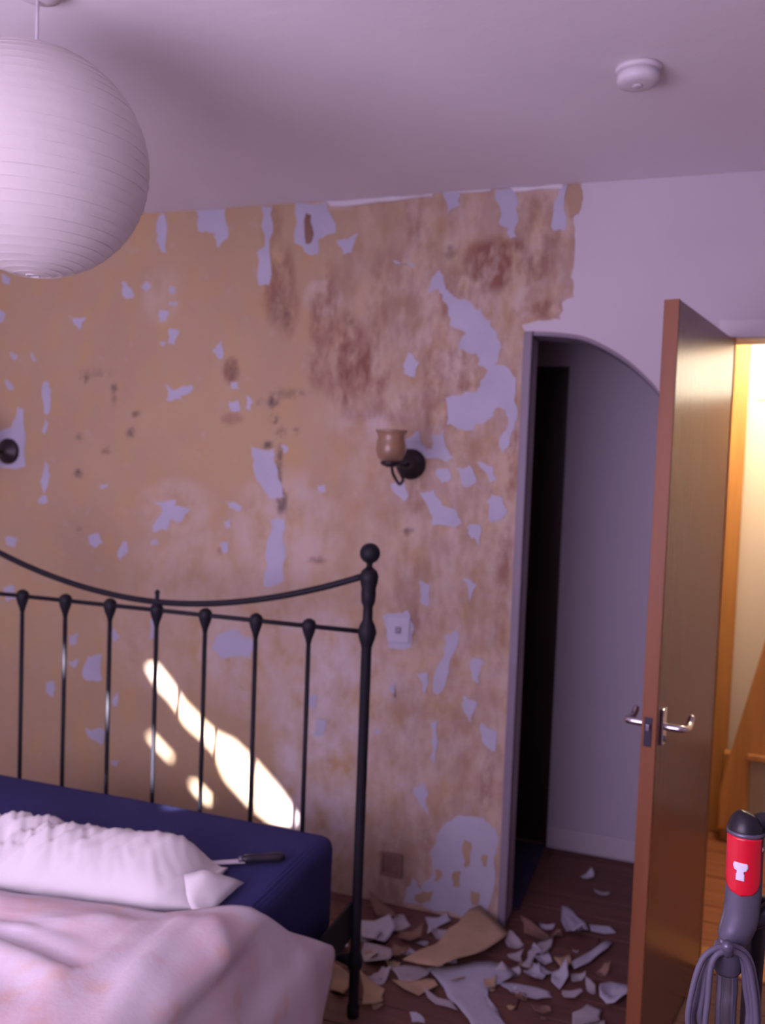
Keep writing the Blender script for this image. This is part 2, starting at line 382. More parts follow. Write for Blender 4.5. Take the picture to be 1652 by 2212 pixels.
pale = [(700, 1620, 110, 300, .9), (560, 1420, 160, 120, .55), (830, 1560, 90, 200, .7), (480, 1250, 200, 110, .35), (900, 1750, 110, 150, .5), (620, 1150, 120, 120, .5), (350, 1380, 120, 120, .25), (790, 920, 60, 40, .6), (1000, 1330, 70, 160, .5),  # patches around the sun spots paint in their glow, the rest is residue
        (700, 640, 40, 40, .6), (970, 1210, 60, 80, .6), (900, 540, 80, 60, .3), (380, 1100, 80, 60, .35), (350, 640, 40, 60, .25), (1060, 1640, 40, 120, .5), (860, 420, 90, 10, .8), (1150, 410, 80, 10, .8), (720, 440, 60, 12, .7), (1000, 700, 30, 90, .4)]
dark = [(590, 868, 12, 13, 1), (592, 905, 9, 12, .9), (606, 935, 10, 14, .8), (580, 963, 12, 9, 1), (604, 1010, 7, 50, .9), (608, 1085, 11, 26, 1), (625, 850, 40, 9, .5), (183, 818, 9, 8, 1), (248, 835, 8, 8, .9), (246, 858, 6, 20, .5),
        (293, 894, 9, 7, .8), (283, 934, 9, 10, .9), (229, 975, 9, 7, .9), (170, 1023, 10, 9, 1), (172, 945, 9, 7, .6), (880, 1147, 11, 8, 1), (684, 1210, 18, 7, .7), (500, 800, 16, 26, .5), (640, 930, 7, 7, .6), (620, 690, 9, 18, .6), (560, 870, 8, 6, .5),
        (208, 806, 40, 10, .3), (600, 660, 10, 30, .5), (755, 690, 12, 14, .6), (970, 545, 14, 14, .6), (860, 1850, 34, 44, .25), (920, 1800, 10, 10, .4), (670, 500, 5, 40, .6), (985, 438, 8, 8, .7), (475, 1190, 8, 6, .5), (170, 1145, 6, 7, .6)]
co = np.empty(len(wall.data.vertices) * 3); wall.data.vertices.foreach_get('co', co); co = co.reshape(-1, 3)
front = co[:, 1] < D + 0.001
st = np.zeros((len(co), 4)); st[:, 3] = 1
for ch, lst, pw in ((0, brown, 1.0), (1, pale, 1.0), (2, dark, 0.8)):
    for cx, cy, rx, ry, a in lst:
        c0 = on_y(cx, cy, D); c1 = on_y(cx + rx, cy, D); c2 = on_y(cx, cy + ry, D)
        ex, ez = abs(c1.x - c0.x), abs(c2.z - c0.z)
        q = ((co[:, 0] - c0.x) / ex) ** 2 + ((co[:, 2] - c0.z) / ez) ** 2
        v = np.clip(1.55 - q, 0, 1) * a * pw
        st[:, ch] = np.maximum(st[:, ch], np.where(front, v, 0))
# light background wear over the plaster near the arch
gx = np.clip((co[:, 0] + 1.35) / 0.5, 0, 1) * front
st[:, 0] = np.maximum(st[:, 0], 0.36 * gx); st[:, 1] = np.maximum(st[:, 1], 0.50 * gx)
at = wall.data.color_attributes.new('stain_glow', 'FLOAT_COLOR', 'POINT')
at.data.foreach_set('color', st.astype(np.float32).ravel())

# wallpaper still on the wall (thin sheets, each a piece of the wall)
def c1(*p): return [(a / 2.36, 380 + b / 2.36) for a, b in p]
def c2(*p): return [(560 + a / 2.36, 380 + b / 2.36) for a, b in p]
def c3(*p): return [(a / 1.943, 1150 + b / 1.943) for a, b in p]
def c5(*p): return [(650 + a / 2.2027, 1700 + b / 2.2027) for a, b in p]
scraps = [
 c1((1000, 140), (1080, 128), (1150, 140), (1165, 310), (1115, 370), (1095, 290), (1010, 280), (1015, 210)),
 c1((1335, 125), (1390, 120), (1372, 330), (1370, 560), (1320, 560), (1310, 390), (1350, 360)),
 c1((800, 240), (835, 180), (850, 300), (855, 400), (830, 390), (805, 300)),
 c2((185, 105), (345, 98), (390, 290), (300, 320), (300, 400), (250, 400), (180, 340)),
 c1((345, 710), (440, 720), (410, 785), (380, 760)), c1((620, 540), (645, 545), (685, 610), (640, 625)), c1((720, 565), (750, 540), (770, 570), (740, 590)),
 c1((860, 560), (900, 570), (890, 605), (860, 590)), c1((865, 640), (905, 640), (895, 665), (860, 660)), c1((815, 680), (860, 690), (850, 740), (815, 745)),
 c1((860, 780), (915, 790), (890, 860), (855, 850)), c1((815, 845), (845, 845), (835, 870)), c1((1080, 890), (1130, 840), (1135, 930), (1110, 930)),
 c1((840, 1060), (900, 1090), (980, 1065), (985, 1085), (920, 1120), (940, 1150), (850, 1145), (860, 1100)), c1((1170, 1150), (1210, 1140), (1225, 1200), (1180, 1200)),
 c1((1255, 1125), (1290, 1150), (1275, 1195), (1255, 1180)), c1((1175, 1050), (1210, 1050), (1215, 1090), (1180, 1085)),
 c1((225, 1050), (250, 1050), (260, 1140), (240, 1220), (225, 1210)), c1((230, 1230), (245, 1260), (228, 1320), (215, 1300)), c1((230, 1460), (250, 1480), (245, 1580), (225, 1620), (205, 1560)),
 c1((195, 1650), (235, 1630), (240, 1665), (200, 1670)), c1((1280, 1380), (1400, 1390), (1395, 1450), (1430, 1560), (1450, 1640), (1400, 1650), (1330, 1570), (1290, 1470)),
 c1((1380, 1760), (1450, 1750), (1455, 1900), (1450, 2060), (1345, 2090), (1360, 1880)), c1((1145, 1655), (1235, 1690), (1210, 1712)), c1((1430, 1375), (1470, 1380), (1450, 1420)),
 c1((770, 1660), (900, 1650), (880, 1690), (970, 1700), (930, 1760), (870, 1750), (850, 1810), (780, 1815), (800, 1750), (830, 1700)), c1((450, 1840), (510, 1825), (525, 1870), (490, 1895), (455, 1870)),
 c1((600, 1940), (630, 1860), (650, 1870), (640, 1930), (615, 1960)), c1((1140, 1760), (1175, 1750), (1180, 1790), (1150, 1795)), c1((1120, 1870), (1170, 1865), (1160, 1920), (1130, 1915)),
 c1((770, 1860), (800, 1850), (810, 1880), (780, 1885)), c1((510, 1570), (560, 1560), (545, 1590), (515, 1595)), c1((-60, 1300), (60, 1280), (90, 1180), (120, 1190), (130, 1480), (-60, 1500)),
 c1((-10, 680), (25, 700), (20, 740), (-10, 745)), c1((50, 900), (90, 920), (75, 940)), c1((160, 900), (185, 940), (172, 945)), c1((30, 1035), (60, 1060), (70, 1090), (40, 1080)),
 c1((30, 1840), (90, 1850), (80, 1890), (40, 1885)), c1((5, 500), (55, 520), (50, 555), (10, 540)),
 c2((395, 330), (510, 290), (470, 395), (430, 400)), c2((1205, 55), (1300, 50), (1320, 210), (1310, 310), (1280, 320), (1270, 270), (1220, 240)),
 c2((1525, 45), (1570, 45), (1560, 280), (1500, 280), (1490, 240)), c2((930, 90), (1020, 80), (1030, 150), (960, 190)), c2((680, 430), (790, 450), (780, 470), (700, 450)),
 c2((860, 600), (880, 520), (920, 480), (940, 545), (975, 600), (1070, 640), (1130, 680), (1180, 740), (1210, 800), (1230, 850), (1220, 930), (1200, 960), (1270, 980), (1310, 1030), (1315, 1180), (1300, 1290), (1270, 1380), (1240, 1420), (1228, 1330), (1262, 1285), (1255, 1195), (1205, 1185), (1190, 1230), (1110, 1260), (1095, 1295), (1035, 1292), (1000, 1280), (955, 1270), (950, 1130), (1000, 1120), (1110, 1100), (1130, 1040), (1165, 990), (1112, 960), (1110, 905), (1015, 880), (1055, 805), (970, 760), (962, 710), (965, 675), (935, 610), (908, 575)),
 c2((740, 1340), (810, 1300), (830, 1370), (880, 1395), (900, 1330), (945, 1290), (962, 1400), (990, 1440), (960, 1460), (900, 1440), (840, 1430), (760, 1390)),
 c2((670, 1570), (740, 1560), (760, 1640), (740, 1660)), c2((820, 1610), (890, 1600), (930, 1680), (1000, 1700), (1030, 1770), (1000, 1790), (880, 1780), (870, 1720)),
 c2((1110, 1460), (1190, 1480), (1210, 1540), (1170, 1560)), c2((1180, 1600), (1240, 1640), (1265, 1720), (1240, 1750), (1190, 1740), (1170, 1650)), c2((760, 900), (820, 950), (790, 1030), (740, 1010), (735, 960)),
 c2((300, 1580), (330, 1575), (340, 1610), (310, 1615)), c2((1060, 1790), (1130, 1780), (1120, 1830), (1080, 1850)), c2((900, 1500), (960, 1490), (975, 1550), (930, 1570)),
 [(825, 1332), (856, 1326), (880, 1318), (891, 1345), (888, 1398), (838, 1398), (836, 1366)],
 [(960, 1372), (986, 1360), (985, 1400), (970, 1450), (947, 1500), (935, 1492), (950, 1430)],
 c5((690, 170), (780, 140), (870, 145), (930, 200), (925, 400), (880, 600), (740, 640), (600, 600), (490, 560), (500, 480), (530, 430), (570, 490), (610, 440), (620, 300)),
 c5((540, 0), (580, -20), (605, 40), (605, 130), (560, 70)), c3((370, 520), (430, 510), (430, 620), (350, 610)), c3((290, 540), (330, 530), (310, 570)), c3((1300, 680), (1330, 680), (1320, 740), (1300, 740)),
 c3((1330, 780), (1370, 790), (1360, 850), (1310, 850)), c3((930, 420), (1000, 410), (1060, 450), (1050, 530), (930, 530), (890, 480)), c3((460, 960), (505, 955), (490, 982)), c3((360, 820), (440, 830), (430, 890), (390, 870)),
 c3((480, 400), (505, 440), (480, 465)), c3((290, 430), (330, 420), (320, 470), (295, 475)), c3((1570, 820), (1605, 830), (1580, 845)), c3((195, 630), (230, 625), (225, 690), (205, 680)), c3((20, 230), (60, 225), (70, 280), (30, 290)),
 c3((630, 370), (670, 365), (660, 440), (625, 450)), c3((480, 690), (500, 670), (495, 730), (475, 735)),
 [(985, 1010), (1015, 1005), (1030, 1040), (1000, 1050)], [(1050, 1080), (1080, 1072), (1085, 1120), (1060, 1130)], [(930, 940), (960, 950), (950, 985), (935, 975)], [(1010, 1150), (1040, 1140), (1035, 1180)], [(900, 1455), (925, 1450), (918, 1500)], [(1000, 1250), (1030, 1262), (1015, 1300)], [(1020, 1420), (1048, 1430), (1035, 1475), (1018, 1460)], [(840, 1480), (860, 1470), (852, 1520)], [(1040, 1560), (1074, 1580), (1070, 1622), (1050, 1612)], [(905, 1255), (930, 1262), (925, 1310), (908, 1300)], [(1000, 1500), (1030, 1515), (1018, 1560), (1004, 1540)], [(930, 1560), (945, 1555), (940, 1650), (928, 1640)],
]
for i, s in enumerate(scraps):
    pts = [(on_y(a, b, D).x, min(ZC - 0.002, on_y(a, b, D).z)) for a, b in s]
    pts = [(x, max(0.012, min(z, ZC - 0.002))) for x, z in pts]
    pts = ragged(pts, 0.2, 2, i, 0.008)
    obj('wallpaper_scrap', slab_xz([(p[0], min(p[1], ZC - 0.002)) for p in pts], D - 0.0012 - 0.00002 * i, D - 0.0002 - 0.000003 * i), 'paper', wall)
# tan backing paper still clinging inside the big remnants and brown patches
for i, s in enumerate([c5((780, 250), (810, 260), (805, 370), (775, 380)), c5((730, 400), (765, 400), (760, 470), (725, 470)), c5((810, 490), (850, 500), (840, 570), (815, 560)), c5((540, 510), (630, 490), (620, 540), (550, 545)), c5((640, 390), (670, 400), (655, 450), (635, 440)), c5((865, 320), (890, 330), (885, 380), (865, 370)),
                       c2((1575, 60), (1635, 55), (1625, 200), (1580, 215)), c2((240, 190), (265, 200), (270, 330), (240, 350))]):
    pts = ragged([(on_y(a, b, D).x, on_y(a, b, D).z) for a, b in s], 0.2, 2, 100 + i)
    obj('paper_remnant', slab_xz(pts, D - 0.0042, D - 0.0031), 'paper_brown' if i == 7 else 'paper_tan', wall)
# the painted wallpaper that nobody has stripped yet: one sheet round arch and doorway
lp = [(1256, 388), (1258, 430), (1241, 470), (1243, 520), (1236, 600), (1239, 640), (1217, 650), (1211, 690), (1165, 692)]
edge = [(on_y(a, b, D).x, on_y(a, b, D).z) for a, b in lp]; edge[0] = (edge[0][0], ZC - 0.001)
rag = []
for (a, b), (c, d) in zip(edge[:-1], edge[1:]):
    for t in (0, .25, .5, .75):
        rag.append((a + (c - a) * t + rnd.uniform(-.005, .005), min(ZC - 0.001, b + (d - b) * t + rnd.uniform(-.004, .004))))
rag[0] = edge[0]; rag += [edge[-1], (AX0 - 0.012, 2.034)]
body = rag + [(p.x, p.y + 0.001) for p in arch_dense] + [(AX1 + 0.001, 0.002), (DX0 - 0.05, 0.002), (DX0 - 0.05, DZ + 0.05), (DX1 + 0.05, DZ + 0.05), (DX1 + 0.05, 0.002), (XR, 0.002), (XR, ZC - 0.001)]
obj('wallpaper_sheet', slab_xz(body, D - 0.0022, D - 0.0002), 'paint', wall)
# white paint ridge left along the ceiling
for i, s in enumerate([[(705, 432), (850, 420), (935, 413), (935, 425), (850, 435), (715, 446)], [(1105, 400), (1215, 394), (1215, 408), (1110, 415)], [(960, 407), (1060, 400), (1062, 412), (965, 418)]]):
    pts = ragged([(on_y(a, b, D).x, min(ZC - 0.001, on_y(a, b, D).z)) for a, b in s], 0.05, 2, 200 + i, 0.003)
    obj('paint_ridge', slab_xz([(p[0], min(ZC - 0.001, p[1])) for p in pts], D - 0.006, D - 0.0004), 'plastic_white', wall)

# arch jamb casing, painted reveal and soffit
tr = tag(thing('trim_1'), 'mauve painted casing down the straight side of the arched opening', 'trim', kind='structure')
obj('casing', boxes((AX0 - 0.002, AX0 + 0.026, D - 0.014, D + 0.02, 0.001, 2.012), bevel=0.003), 'jamb', tr)
obj('reveal', boxes((AX0 + 0.001, AX0 + 0.022, D + 0.0205, D + TH + 0.01, 0.001, 2.009), bevel=0.002), 'reveal', tr)
bm = bmesh.new(); prev = None
for i in range(41):
    x = AX0 + 0.027 + (AX1 - AX0 - 0.028) * i / 40; z = arch_z(x)
    q = [bm.verts.new((x, yy, z + dz)) for yy, dz in ((D - 0.001, -0.012), (D + TH + 0.008, -0.012), (D + TH + 0.008, -0.0005), (D - 0.001, -0.0005))]
    if prev:
        for j in range(4): bm.faces.new((prev[j], prev[(j + 1) % 4], q[(j + 1) % 4], q[j]))
    else: bm.faces.new(q)
    prev = q
bm.faces.new(prev[::-1]); obj('soffit', bm, 'jamb', tr)

# alcove behind the arch
AYB = 3.62
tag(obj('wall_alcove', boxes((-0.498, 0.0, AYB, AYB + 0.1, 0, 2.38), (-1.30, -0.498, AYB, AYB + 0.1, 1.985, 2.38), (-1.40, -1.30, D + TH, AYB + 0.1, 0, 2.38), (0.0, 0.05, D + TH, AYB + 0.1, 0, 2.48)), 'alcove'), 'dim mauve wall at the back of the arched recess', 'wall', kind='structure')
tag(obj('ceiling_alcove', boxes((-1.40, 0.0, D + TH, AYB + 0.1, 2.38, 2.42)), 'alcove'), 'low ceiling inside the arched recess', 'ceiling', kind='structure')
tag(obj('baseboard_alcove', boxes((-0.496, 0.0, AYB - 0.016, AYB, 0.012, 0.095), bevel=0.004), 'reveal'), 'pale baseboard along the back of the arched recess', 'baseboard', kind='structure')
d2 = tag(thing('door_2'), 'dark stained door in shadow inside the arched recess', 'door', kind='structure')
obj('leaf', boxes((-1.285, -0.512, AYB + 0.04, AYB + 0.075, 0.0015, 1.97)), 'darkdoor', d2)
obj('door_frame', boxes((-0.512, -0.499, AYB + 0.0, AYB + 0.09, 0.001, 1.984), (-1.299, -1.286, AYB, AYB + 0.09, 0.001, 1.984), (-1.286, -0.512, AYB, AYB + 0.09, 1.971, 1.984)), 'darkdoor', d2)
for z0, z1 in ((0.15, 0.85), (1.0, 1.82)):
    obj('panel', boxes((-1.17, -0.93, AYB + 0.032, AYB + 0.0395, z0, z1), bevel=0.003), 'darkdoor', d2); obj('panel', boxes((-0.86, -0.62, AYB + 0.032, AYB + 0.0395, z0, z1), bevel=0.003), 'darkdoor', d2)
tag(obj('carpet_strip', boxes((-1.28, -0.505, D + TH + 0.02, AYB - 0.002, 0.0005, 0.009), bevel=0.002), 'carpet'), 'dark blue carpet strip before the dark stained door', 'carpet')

# ------------------------------------------------------------------ doorway, open door and hall
fr = tag(thing('trim_2'), 'white architrave and pine lining around the bedroom doorway', 'trim', kind='structure')
obj('architrave', boxes((DX0 - 0.052, DX1 + 0.052, D - 0.015, D - 0.0025, DZ + 0.004, DZ + 0.058), bevel=0.004), 'plastic_white', fr)
obj('architrave', boxes((DX1 + 0.002, DX1 + 0.052, D - 0.015, D - 0.0025, 0.001, DZ + 0.003), bevel=0.004), 'plastic_white', fr)
obj('lining', boxes((DX0 - 0.029, DX0 - 0.001, D - 0.002, D + TH + 0.01, 0.001, DZ + 0.029)), 'pine', fr)
obj('lining', boxes((DX1 + 0.001, DX1 + 0.029, D - 0.002, D + TH + 0.01, 0.001, DZ + 0.029)), 'pine', fr)
obj('lining', boxes((DX0, DX1, D - 0.002, D + TH + 0.01, DZ + 0.002, DZ + 0.029)), 'plastic_white', fr)
obj('threshold', boxes((DX0, DX1, D - 0.01, D + TH + 0.01, 0.0005, 0.012), bevel=0.003), 'pine', fr)

Hp = Vector((0.093, 2.880)); Fp = Vector((-0.055, 2.215))
dd = Fp - Hp; DL = dd.length; ang = math.atan2(dd.y, dd.x)
door = tag(thing('door_1', (Hp.x, Hp.y, 0), ang), 'varnished wooden door standing open beside the arched opening', 'door', kind='structure')
# local: x from hinge to free edge; y>0 is the hall face side (right of travel) or the other; thickness goes to the arch side
T = -0.036
obj('leaf', boxes((0.0, DL - 0.008, T, 0.0, 0.012, 1.974), bevel=0.001), 'door', door)
obj('lipping', boxes((DL - 0.0078, DL, T, 0.0, 0.012, 1.975), bevel=0.001), 'lipping', door)
def door_z(px, py):
    return on_y(px, py, 2.222).z
zl0, zl1 = door_z(1398, 1612), door_z(1398, 1548)
lk = obj('lock_plate', boxes((DL, DL + 0.002, T + 0.007, -0.010, zl0, zl1), bevel=0.0008), 'lockplate', door)
obj('latch', boxes((DL + 0.002, DL + 0.011, T + 0.012, -0.014, (zl0 + zl1) / 2 + 0.004, (zl0 + zl1) / 2 + 0.020), bevel=0.002), 'steel', lk)
zh = (zl0 + zl1) / 2 + 0.005
for side in (1, -1):
    y0 = 0.0 if side > 0 else T
    s = side
    h = obj('handle', boxes((DL - 0.072, DL - 0.040, min(y0, y0 + s * 0.007), max(y0, y0 + s * 0.007), zh - 0.046, zh + 0.046), bevel=0.003), 'chrome', door)
    lev = smoothpath([(DL - 0.056, y0 + s * 0.006, zh), (DL - 0.056, y0 + s * 0.040, zh), (DL - 0.066, y0 + s * 0.052, zh - 0.001), (DL - 0.10, y0 + s * 0.054, zh - 0.004), (DL - 0.122, y0 + s * 0.052, zh + 0.001), (DL - 0.142, y0 + s * 0.052, zh + 0.016)], 6)
    bm = bmesh.new(); tube(bm, lev, [0.0095] * 12 + [0.0085] * (len(lev) - 14) + [0.007, 0.005], 12); obj('lever', bm, 'chrome', h, True)
    bm = bmesh.new(); lathe(bm, [(0.008, 0), (0.008, 0.003)], (DL - 0.056, y0 + (0.0072 if s > 0 else -0.0102), zh - 0.030), 12, 'Y'); obj('keyhole_cover', bm, 'steel', h, True)
for z in (0.25, 1.72):
    bm = bmesh.new(); tube(bm, [(-0.005, -0.030, z - 0.04), (-0.005, -0.030, z + 0.04)], 0.005, 10); obj('hinge', bm, 'steel', door, True)

tag(obj('wall_hall', boxes((0.05, XR, YB, YB + 0.1, 0, 1.90), (0.05, 0.235, YB, YB + 0.1, 1.90, 2.14), (1.05, XR, YB, YB + 0.1, 1.90, 2.14), (0.05, XR, YB, YB + 0.1, 2.14, ZC)), 'hallwall'), 'cream hall wall seen through the doorway', 'wall', kind='structure')
tag(obj('wall_hall_side', boxes((-0.02, 0.05, AYB + 0.1, YB, 0, ZC)), 'hallwall'), 'cream return wall of the hall beside the recess', 'wall', kind='structure')
w2 = tag(thing('window_2'), 'blown-out bright window in the hall past the open door', 'window', kind='structure')
obj('pane', boxes((0.255, 1.03, YB + 0.02, YB + 0.03, 1.92, 2.12)), 'sky_pane', w2)
obj('window_frame', boxes((0.236, 0.254, YB - 0.01, YB + 0.05, 1.901, 2.139), (1.031, 1.049, YB - 0.01, YB + 0.05, 1.901, 2.139), (0.254, 1.031, YB - 0.01, YB + 0.05, 1.901, 1.919), (0.254, 1.031, YB - 0.01, YB + 0.05, 2.121, 2.139)), 'plastic_white', w2)
# pine post and slanting stair side in the hall
tag(obj('trim_3', boxes((0.105, 0.200, YB - 0.03, YB - 0.001, 0.001, 2.30), bevel=0.004), 'pine'), 'tall pine post against the cream hall wall', 'trim', kind='structure')
sg = tag(thing('staircase'), 'pine staircase side slanting up the cream hall wall', 'staircase')
ya, yb = YB - 0.14, YB - 0.034
pA, pB, pC = on_y(1562, 1690, ya), on_y(1600, 1560, ya), on_y(1652, 1395, ya)
sl = (pC.z - pA.z) / (pC.x - pA.x); x_end = pC.x + 0.35
strg = [(pA.x - 0.01, pA.z - 0.03), (x_end, pC.z + sl * 0.35), (x_end, pC.z + sl * 0.35 - 0.50), (pA.x + 0.16, pA.z - 0.20), (pA.x - 0.01, pA.z - 0.20)]
obj('stringer', slab_xz(strg, ya, ya + 0.03), 'pine', sg)
q0 = on_y(1622, 1638, ya - 0.02)
obj('side_panel', boxes((q0.x - 0.10, x_end, ya + 0.031, yb, 0.001, q0.z - 0.01)), 'pine', sg)
obj('lower_panel', boxes((q0.x, x_end, ya - 0.012, ya + 0.03, 0.001, q0.z - 0.012), bevel=0.003), 'greybox', sg)
obj('ledge', boxes((q0.x - 0.012, x_end, ya - 0.022, ya + 0.03, q0.z - 0.011, q0.z + 0.012), bevel=0.003), 'pine', sg)
# unseen pendant added around the extra hall light
hl = tag(thing('added_pendant', (0.30, 3.62, ZC)), 'small added pendant around the extra hall light', 'lamp')
bm = bmesh.new(); lathe(bm, [(0.04, -0.022), (0.045, -0.012), (0.045, -0.0005)], n=20); obj('ceiling_rose', bm, 'plastic_white', hl, True)  # rose of the added pendant
bm = bmesh.new(); tube(bm, [(0, 0, -0.02), (0, 0, -0.24)], 0.003, 8); obj('cord', bm, 'plastic_white', hl, True)
bm = bmesh.new(); lathe(bm, [(0.012, -0.235), (0.018, -0.25), (0.018, -0.29)], n=16); obj('bulb_holder', bm, 'plastic_white', hl, True)  # holder of the added pendant

# ------------------------------------------------------------------ bed
HB = 2.261; XC = -1.503; HW = 0.675; RZ = 1.094
bed = tag(thing('bed_frame', (XC, HB, 0)), 'black iron bedstead with curved top rail and ball finials', 'bed')
def L_(p): return (p[0] - XC, p[1] - HB, p[2])
for s in (1, -1):
    x = s * HW
    bm = bmesh.new(); lathe(bm, [(0.017, 0.001), (0.018, 0.03), (0.0145, 0.04), (0.0145, 0.135), (0.021, 0.145), (0.023, 0.16), (0.021, 0.175), (0.0145, 0.19), (0.0145, 1.05), (0.016, 1.056), (0.022, 1.075), (0.0265, 1.094), (0.022, 1.112), (0.014, 1.128), (0.0135, 1.165), (0.0195, 1.178), (0.021, 1.20), (0.020, 1.215), (0.025, 1.235), (0.0265, 1.25), (0.022, 1.263), (0.011, 1.273)], (x, 0, 0), 24)
    post = obj('post', bm, 'iron', bed, True)
    bm = bmesh.new(); lathe(bm, [(0.009, 1.272), (0.008, 1.282)] + [(0.0285 * math.sin(a), 1.3125 - 0.0285 * math.cos(a)) for a in [0.35 + i * (math.pi - 0.36) / 12 for i in range(13)]], (x, 0, 0), 24)
    obj('ball_finial', bm, 'iron', post, True)
# curved top rail, dipping to the middle bar
cz = [(-HW, 1.250)]
pts = []
for i in range(41):
    t = -1 + 2 * i / 40; a = abs(t)
    z = 1.119 + (1.250 - 1.119) * (a ** 1.9)
    pts.append((t * (HW - 0.012), 0, z))
bm = bmesh.new(); tube(bm, pts, 0.0092, 12); obj('top_rail', bm, 'iron', bed, True)
bm = bmesh.new(); tube(bm, [(-HW + 0.02, 0, RZ), (HW - 0.02, 0, RZ)], 0.0068, 12); obj('cross_rail', bm, 'iron', bed, True)
bm = bmesh.new(); tube(bm, [(-HW + 0.016, 0, 0.16), (-HW + 0.05, 0, 0.16), (HW - 0.05, 0, 0.16), (HW - 0.016, 0, 0.16)], [0.018, 0.010, 0.010, 0.018], 12); obj('lower_rail', bm, 'iron', bed, True)
for i in range(7):
    x = -0.504 + 0.1673 * i - (XC + 1.5034 if False else 0) + 0.0
    x = (-2.007 + 0.1673 * i) - XC
    bm = bmesh.new(); tube(bm, [(x, 0, 0.16), (x, 0, RZ - 0.02)], 0.0068, 10); b_ = obj('bar', bm, 'iron', bed, True)
    bm = bmesh.new(); lathe(bm, [(0.007, RZ - 0.05), (0.0095, RZ - 0.038), (0.016, RZ - 0.02), (0.0205, RZ - 0.004), (0.0205, RZ + 0.006), (0.016, RZ + 0.015), (0.007, RZ + 0.021)] + ([(0.006, RZ + 0.05), (0.009, RZ + 0.053), (0.004, RZ + 0.062)] if i == 3 else []), (x, 0, 0), 16)
    obj('joint', bm, 'iron', b_, True)
for s in (1, -1):
    x = s * (HW - 0.012)
    obj('side_rail', boxes((x - 0.004, x + 0.004, -1.93, -0.012, 0.232, 0.335), (min(x, x - s * 0.045), max(x, x - s * 0.045), -1.93, -0.03, 0.228, 0.2315)), 'iron', bed)
    bm = bmesh.new(); lathe(bm, [(0.018, 0.001), (0.018, 0.03), (0.0145, 0.04), (0.0145, 0.36), (0.02, 0.37), (0.02, 0.385), (0.01, 0.395)], (s * HW, -1.945, 0), 20); obj('foot_post', bm, 'iron', bed, True)
bm = bmesh.new(); tube(bm, [(-HW + 0.012, -1.945, 0.28), (HW - 0.012, -1.945, 0.28)], 0.010, 10); obj('foot_rail', bm, 'iron', bed, True)
for i in range(11):
    yy = -1.84 + i * 0.172
    obj('slat', boxes((-HW + 0.022, HW - 0.022, yy, yy + 0.07, 0.2318, 0.244)), 'pine', bed)

# mattress under a navy sheet, rounded box
MX0, MX1, MY0, MY1, MZ0, MZ1 = -2.118, -0.889, 0.36, 2.243, 0.2445, 0.522
def rounded_block(x0, x1, y0, y1, z0, z1, r, nx, ny, nz, f=None):
    bm = bmesh.new(); box(bm, x0, x1, y0, y1, z0, z1)
    bmesh.ops.bevel(bm, geom=list(bm.edges), offset=r, segments=5, affect='EDGES', profile=0.5)
    return bm
bm = bmesh.new()
cx_, cy_ = (MX0 + MX1) / 2, (MY0 + MY1) / 2
bm = rounded_block(MX0, MX1, MY0, MY1, MZ0, MZ1, 0.035, 1, 1, 1)
bmesh.ops.triangulate(bm, faces=bm.faces[:])
bmesh.ops.subdivide_edges(bm, edges=[e for e in bm.edges if e.calc_length() > 0.1], cuts=12, use_grid_fill=True)
for v in bm.verts:
    p = v.co
    n_ = noise.noise(Vector((p.x * 2.2, p.y * 2.2, 1.3))) + 0.5 * noise.noise(Vector((p.x * 6 + 4, p.y * 3, 2)))
    if p.z > MZ0 + 0.2: p.z += 0.005 * n_ 
    elif p.z > MZ0 + 0.02: p.x += 0.004 * n_
tag(obj('mattress', bm, 'navy', smooth=True), 'thick mattress in a navy blue sheet on the iron bed', 'mattress')

